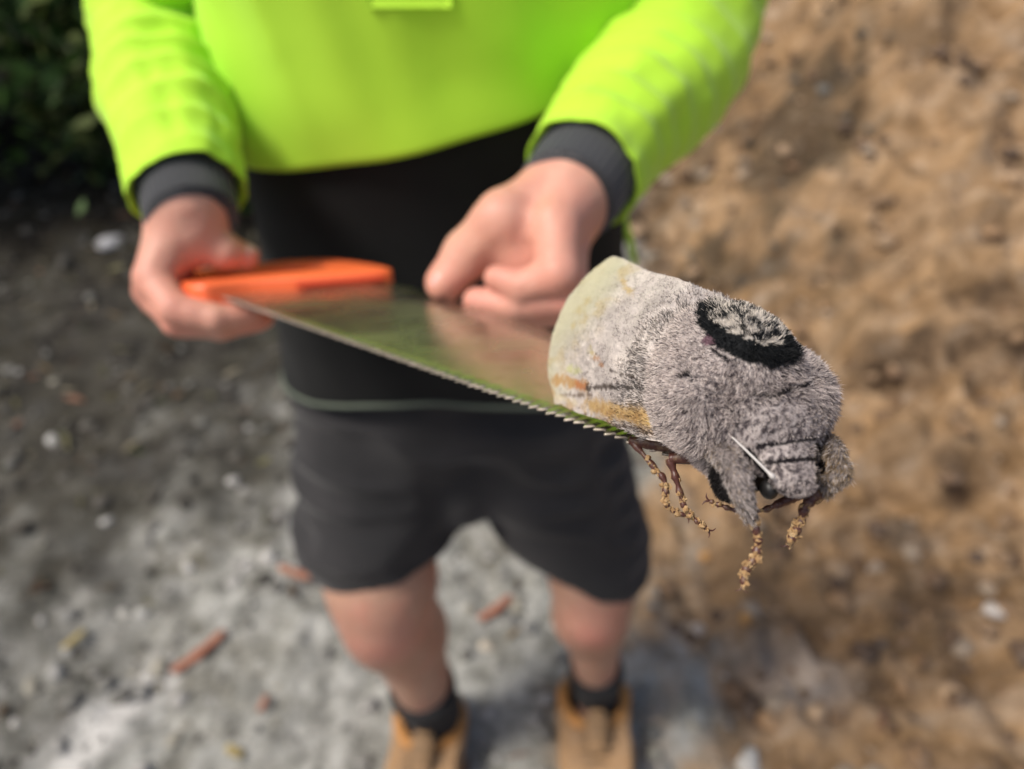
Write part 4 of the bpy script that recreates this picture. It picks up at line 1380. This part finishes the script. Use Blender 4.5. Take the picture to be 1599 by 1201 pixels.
def rock(px, py, rad, c, seed, label, group=None, flat=0.6, name='stone'):
    p = PZ(px, py, 0.0)
    for _ in range(6):
        p = PZ(px, py, float(ground_h(np.array([p[0]]), np.array([p[1]]))[0]))
    V_, F_ = blob_stone(1.0, seed, flat, 18)
    G_ = V_ * rad
    me_ = mesh_np(name, G_, F_)
    setcol(me_, 'Col', np.tile(np.array([c]), (len(G_), 1)))
    o = obj(name, me_, M['stone'])
    o.location = Vector(p + np.array([0, 0, rad * flat * 0.35]))
    tag(o, label, 'stone', group)
rock(82, 688, 0.018, (0.50, 0.49, 0.46), 3, 'small pale stone alone on the dark soil beneath the shrubs')
rock(172, 380, 0.042, (0.55, 0.54, 0.55), 5, 'whitish stone at the foot of the dark shrubs', flat=0.4)
rock(1580, 395, 0.06, (0.52, 0.40, 0.31), 8, 'pale pinkish rock on the clay bank with a dark underside')
rock(1590, 32, 0.09, (0.30, 0.30, 0.31), 9, 'grey rock near the top of the clay bank')
rock(1552, 955, 0.020, (0.58, 0.52, 0.46), 12, 'whitish quartz stone on open orange clay')
rock(1365, 890, 0.016, (0.50, 0.42, 0.35), 14, 'pinkish stone on clay beside the whitish quartz')
rock(1100, 870, 0.013, (0.50, 0.26, 0.08), 16, 'rusty orange clod at the edge of the gravel')
rock(1165, 965, 0.014, (0.46, 0.24, 0.075), 18, 'two rusty orange clods at the gravel edge', 'rusty clods')
rock(1090, 985, 0.015, (0.52, 0.44, 0.36), 19, 'cream stone lying beside the right-hand boot', None)
rock(760, 1010, 0.014, (0.46, 0.40, 0.32), 21, 'cream stone on grey gravel between the two legs')
rock(868, 975, 0.012, (0.52, 0.50, 0.47), 22, 'pale grey stone on gravel beside the shin')
rock(195, 960, 0.015, (0.40, 0.385, 0.35), 24, 'one of two touching light stones where dark soil meets gravel', 'pair of light stones')
rock(222, 958, 0.014, (0.42, 0.41, 0.38), 25, 'one of two touching light stones where dark soil meets gravel', 'pair of light stones')
rock(388, 885, 0.012, (0.45, 0.43, 0.41), 26, 'small light stone beside the reddish bark behind the knee')
bpy.data.objects['stone.007']['label'] = 'rusty orange clod on brown clay below the moth legs'
del bpy.data.objects['stone.007']['group']

def bark(px0, py0, px1, py1, wd, label, m='bark', name='bark_strip', cat='bark'):
    a = PZ(px0, py0, 0.0); b = PZ(px1, py1, 0.0)
    for _ in range(4):
        a = PZ(px0, py0, float(ground_h(a[:1], a[1:2])[0]) + 0.012)
        b = PZ(px1, py1, float(ground_h(b[:1], b[1:2])[0]) + 0.012)
    ax = unit(b - a); sd_ = unit(np.cross(ax, [0, 0, 1])); up = np.cross(sd_, ax)
    G_ = []
    L_ = np.linalg.norm(b - a)
    for t in np.linspace(0, 1, 16):
        ww = wd * (0.55 + 0.45 * math.sin(math.pi * (0.12 + 0.76 * t))) * (1 + 0.15 * math.sin(t * 17))
        c = lp(a, b, t) + up * (0.004 * math.sin(math.pi * t)) + sd_ * 0.05 * L_ * math.sin(t * 4)
        row = []
        for s in np.linspace(-1, 1, 8):
            row.append(c + sd_ * ww * s + up * (0.35 * ww * (1 - s * s)))
        for s in np.linspace(1, -1, 8):
            row.append(c + sd_ * ww * s * 0.9 + up * (0.35 * ww * (1 - s * s) - 0.003))
        G_.append(row)
    V_, F_ = loft_grid(np.array(G_), True, (True, True))
    o = obj(name, mesh_np(name, V_ - a, F_), M[m])
    o.location = Vector(a)
    tag(o, label, cat)
bark(268, 1048, 352, 988, 0.012, 'long reddish bark strip lying on grey gravel')
bark(436, 884, 520, 908, 0.011, 'brick-red bark strip on the ground behind the bent knee')
bark(748, 966, 800, 932, 0.011, 'short dark red bark strip on gravel between the legs')
bark(98, 1012, 134, 984, 0.008, 'yellowish dry leaf at the edge of the dark soil', 'dry_leaf', 'dry_leaf', 'leaf')
bark(405, 1110, 418, 1085, 0.007, 'small brown bark chip on gravel left of the boots')
bark(355, 1165, 378, 1180, 0.009, 'curled tan leaf lying on gravel near the pale rock dust', 'dry_leaf', 'dry_leaf', 'leaf')
bpy.data.objects['bark_strip.003']['label'] = 'small brown bark chip alone on open grey gravel'

# shrubs -----------------------------------------------------------
def leaves(center, rad, n, size, seed, cols_):
    r = np.random.default_rng(seed)
    # clumps through the volume
    nc = 46
    cc = unit(r.normal(0, 1, (nc, 3))) * (r.random((nc, 1)) ** 0.45) * np.array(rad) * 0.88 + np.array(center)
    ci = r.integers(nc, size=n)
    cr = 0.30 * np.array(rad).mean()
    p = cc[ci] + r.normal(0, 1, (n, 3)) * cr * 0.55
    p[:, 2] = np.maximum(p[:, 2], center[2] - rad[2] * 0.98)
    d = unit(r.normal(0, 1, (n, 3)) + np.array([0, 0, -0.25]))
    s = unit(np.cross(d, r.normal(0, 1, (n, 3))))
    nn = np.cross(d, s)
    L = size * (0.6 + 0.8 * r.random(n))[:, None]
    wv = L * 0.24
    a = p; m1 = p + d * L * 0.45 + nn * L * 0.06
    V_ = np.stack([a, m1 + s * wv, p + d * L - nn * L * 0.05, m1 - s * wv], 1).reshape(-1, 3)
    F_ = np.arange(n * 4).reshape(-1, 4)
    base = np.array(cols_)[r.integers(len(cols_), size=n)] * (0.7 + 0.6 * r.random((n, 1)))
    base *= (0.8 + 0.4 * r.random((nc, 1)))[ci]
    return V_, F_, np.repeat(base, 4, 0)
GREENS = [(0.045, 0.10, 0.02), (0.06, 0.115, 0.026), (0.03, 0.065, 0.017), (0.09, 0.115, 0.032)]
def woody(name, x, y, hgt, rad, n, size, seed, label, cat, group=None, limbs=6):
    z0 = float(ground_h(np.array([x]), np.array([y]))[0]) - 0.03
    root = empty(name, (x, y, z0), label, cat, group)
    r = np.random.default_rng(seed + 900)
    cz = z0 + hgt - rad[2]
    base = np.array([x, y, z0])
    parts_ = [tube([[*base, 0.03 * hgt ** 0.7], [*(base + np.array([0.03, 0.02, (hgt - rad[2]) * 0.5])), 0.024 * hgt ** 0.7], [x + 0.05, y, cz, 0.018 * hgt ** 0.7], [x, y, cz + rad[2] * 0.7, 0.006]], 24, 10)]
    for k in range(limbs):
        a = r.uniform(0, 6.28); zz = z0 + (hgt - rad[2]) * r.uniform(0.5, 1.1)
        e = np.array([x + math.cos(a) * rad[0] * 0.75, y + math.sin(a) * rad[1] * 0.75, cz + rad[2] * r.uniform(-0.4, 0.6)])
        st = np.array([x + 0.02, y, min(zz, cz)])
        parts_.append(tube([[*st, 0.014 * hgt ** 0.7], [*(lp(st, e, 0.5) + np.array([0, 0, 0.1 * rad[2]])), 0.009 * hgt ** 0.6], [*e, 0.003]], 14, 7))
    V_, F_ = join(parts_)
    obj('trunk', mesh_np('trunk', V_, F_), M['trunk'], root)
    V_, F_, C_ = leaves((x, y, cz), rad, n, size, seed, GREENS)
    me_ = mesh_np('crown', V_, F_)
    setcol(me_, 'Col', C_)
    obj('crown', me_, M['leaf'], root, smooth=False)
shrubs = [(-2.35, 2.75, 1.7, (0.75, 0.6, 0.85), 'dense dark shrub at the outer end of the row behind the dark soil'),
          (-1.35, 2.85, 1.6, (0.65, 0.55, 0.80), 'broad dark shrub behind the whitish stone'),
          (-0.55, 3.05, 1.6, (0.60, 0.55, 0.80), 'dark shrub seen past the gloved-black cuff side of the person'),
          (-1.75, 3.6, 2.4, (0.8, 0.7, 1.1), 'taller dark shrub standing behind the front row of shrubs'),
          (-0.75, 3.9, 2.4, (0.8, 0.7, 1.1), 'taller shrub directly behind the person'),
          (0.25, 4.0, 1.8, (0.7, 0.6, 0.85), 'dark shrub behind the lime shirt at the foot of the clay bank')]
shrubs[2] = shrubs[2][:4] + ('dark shrub in the front row closest to the person',)
for k, (x, y, hg, rd, lb) in enumerate(shrubs):
    woody('shrub', x, y, hg, rd, 5200, 0.085, 200 + k, lb, 'shrub', 'dark shrubs behind the gravel')
trees = [(-2.9, 4.6, 5.2, (1.7, 1.5, 1.7), 'unseen tall tree added for shade behind the outermost shrub'),  # left and middle trees: crowns out of view, added to darken the background
         (-1.0, 5.6, 5.6, (1.8, 1.5, 1.8), 'unseen tall tree added for shade behind the person and the shrubs'),
         (1.2, 6.6, 4.6, (1.6, 1.4, 1.6), 'tree standing on top of the clay bank')]
for k, (x, y, hg, rd, lb) in enumerate(trees):
    woody('tree', x, y, hg, rd, 9000, 0.14, 300 + k, lb, 'tree', 'trees behind the clearing', 9)

# ------------------------------------------------------------------ leaf and twig litter on the dark soil
r_ = np.random.default_rng(77)
NL = 2600
lx = r_.uniform(-2.6, 0.9, NL); ly = r_.uniform(0.35, 3.2, NL)
zc_ = zone(lx, ly)
kp = r_.random(NL) < 0.10 + 0.85 * zc_[:, 1]
lx, ly = lx[kp], ly[kp]
lz = ground_h(lx, ly) + 0.005
n = len(lx)
p = np.stack([lx, ly, lz], -1)
d = unit(np.stack([r_.normal(0, 1, n), r_.normal(0, 1, n), r_.normal(0, 0.18, n)], -1))
sd_ = unit(np.cross(d, np.stack([r_.normal(0, 0.25, n), r_.normal(0, 0.25, n), np.ones(n)], -1)))
up = np.cross(sd_, d)
L = (0.008 + 0.032 * r_.random(n) ** 2)[:, None]
wd = L * (0.07 + 0.28 * r_.random(n) ** 2)[:, None]
V = np.stack([p - d * L, p - sd_ * wd + up * wd * 0.4, p + d * L, p + sd_ * wd + up * wd * 0.4, p - up * 0.002], 1).reshape(-1, 3)
o = (np.arange(n) * 5)[:, None]
F = np.concatenate([o + np.array([0, 1, 4]), o + np.array([1, 2, 4]), o + np.array([2, 3, 4]), o + np.array([3, 0, 4])], 1).reshape(-1, 3)
pal = np.array([(0.10, 0.065, 0.035), (0.06, 0.04, 0.025), (0.17, 0.12, 0.06), (0.13, 0.12, 0.05), (0.20, 0.10, 0.06), (0.22, 0.19, 0.13), (0.05, 0.06, 0.02)])
c = pal[r_.integers(len(pal), size=n)] * (0.7 + 0.6 * r_.random((n, 1)))
me = mesh_np('leaf_litter', V, F)
setcol(me, 'Col', np.repeat(c, 5, 0))
lit = obj('leaf_litter', me, M['leaf'], smooth=False)
lit['kind'] = 'stuff'
tag(lit, 'dead leaves and twigs strewn over the dark soil', 'leaf litter')
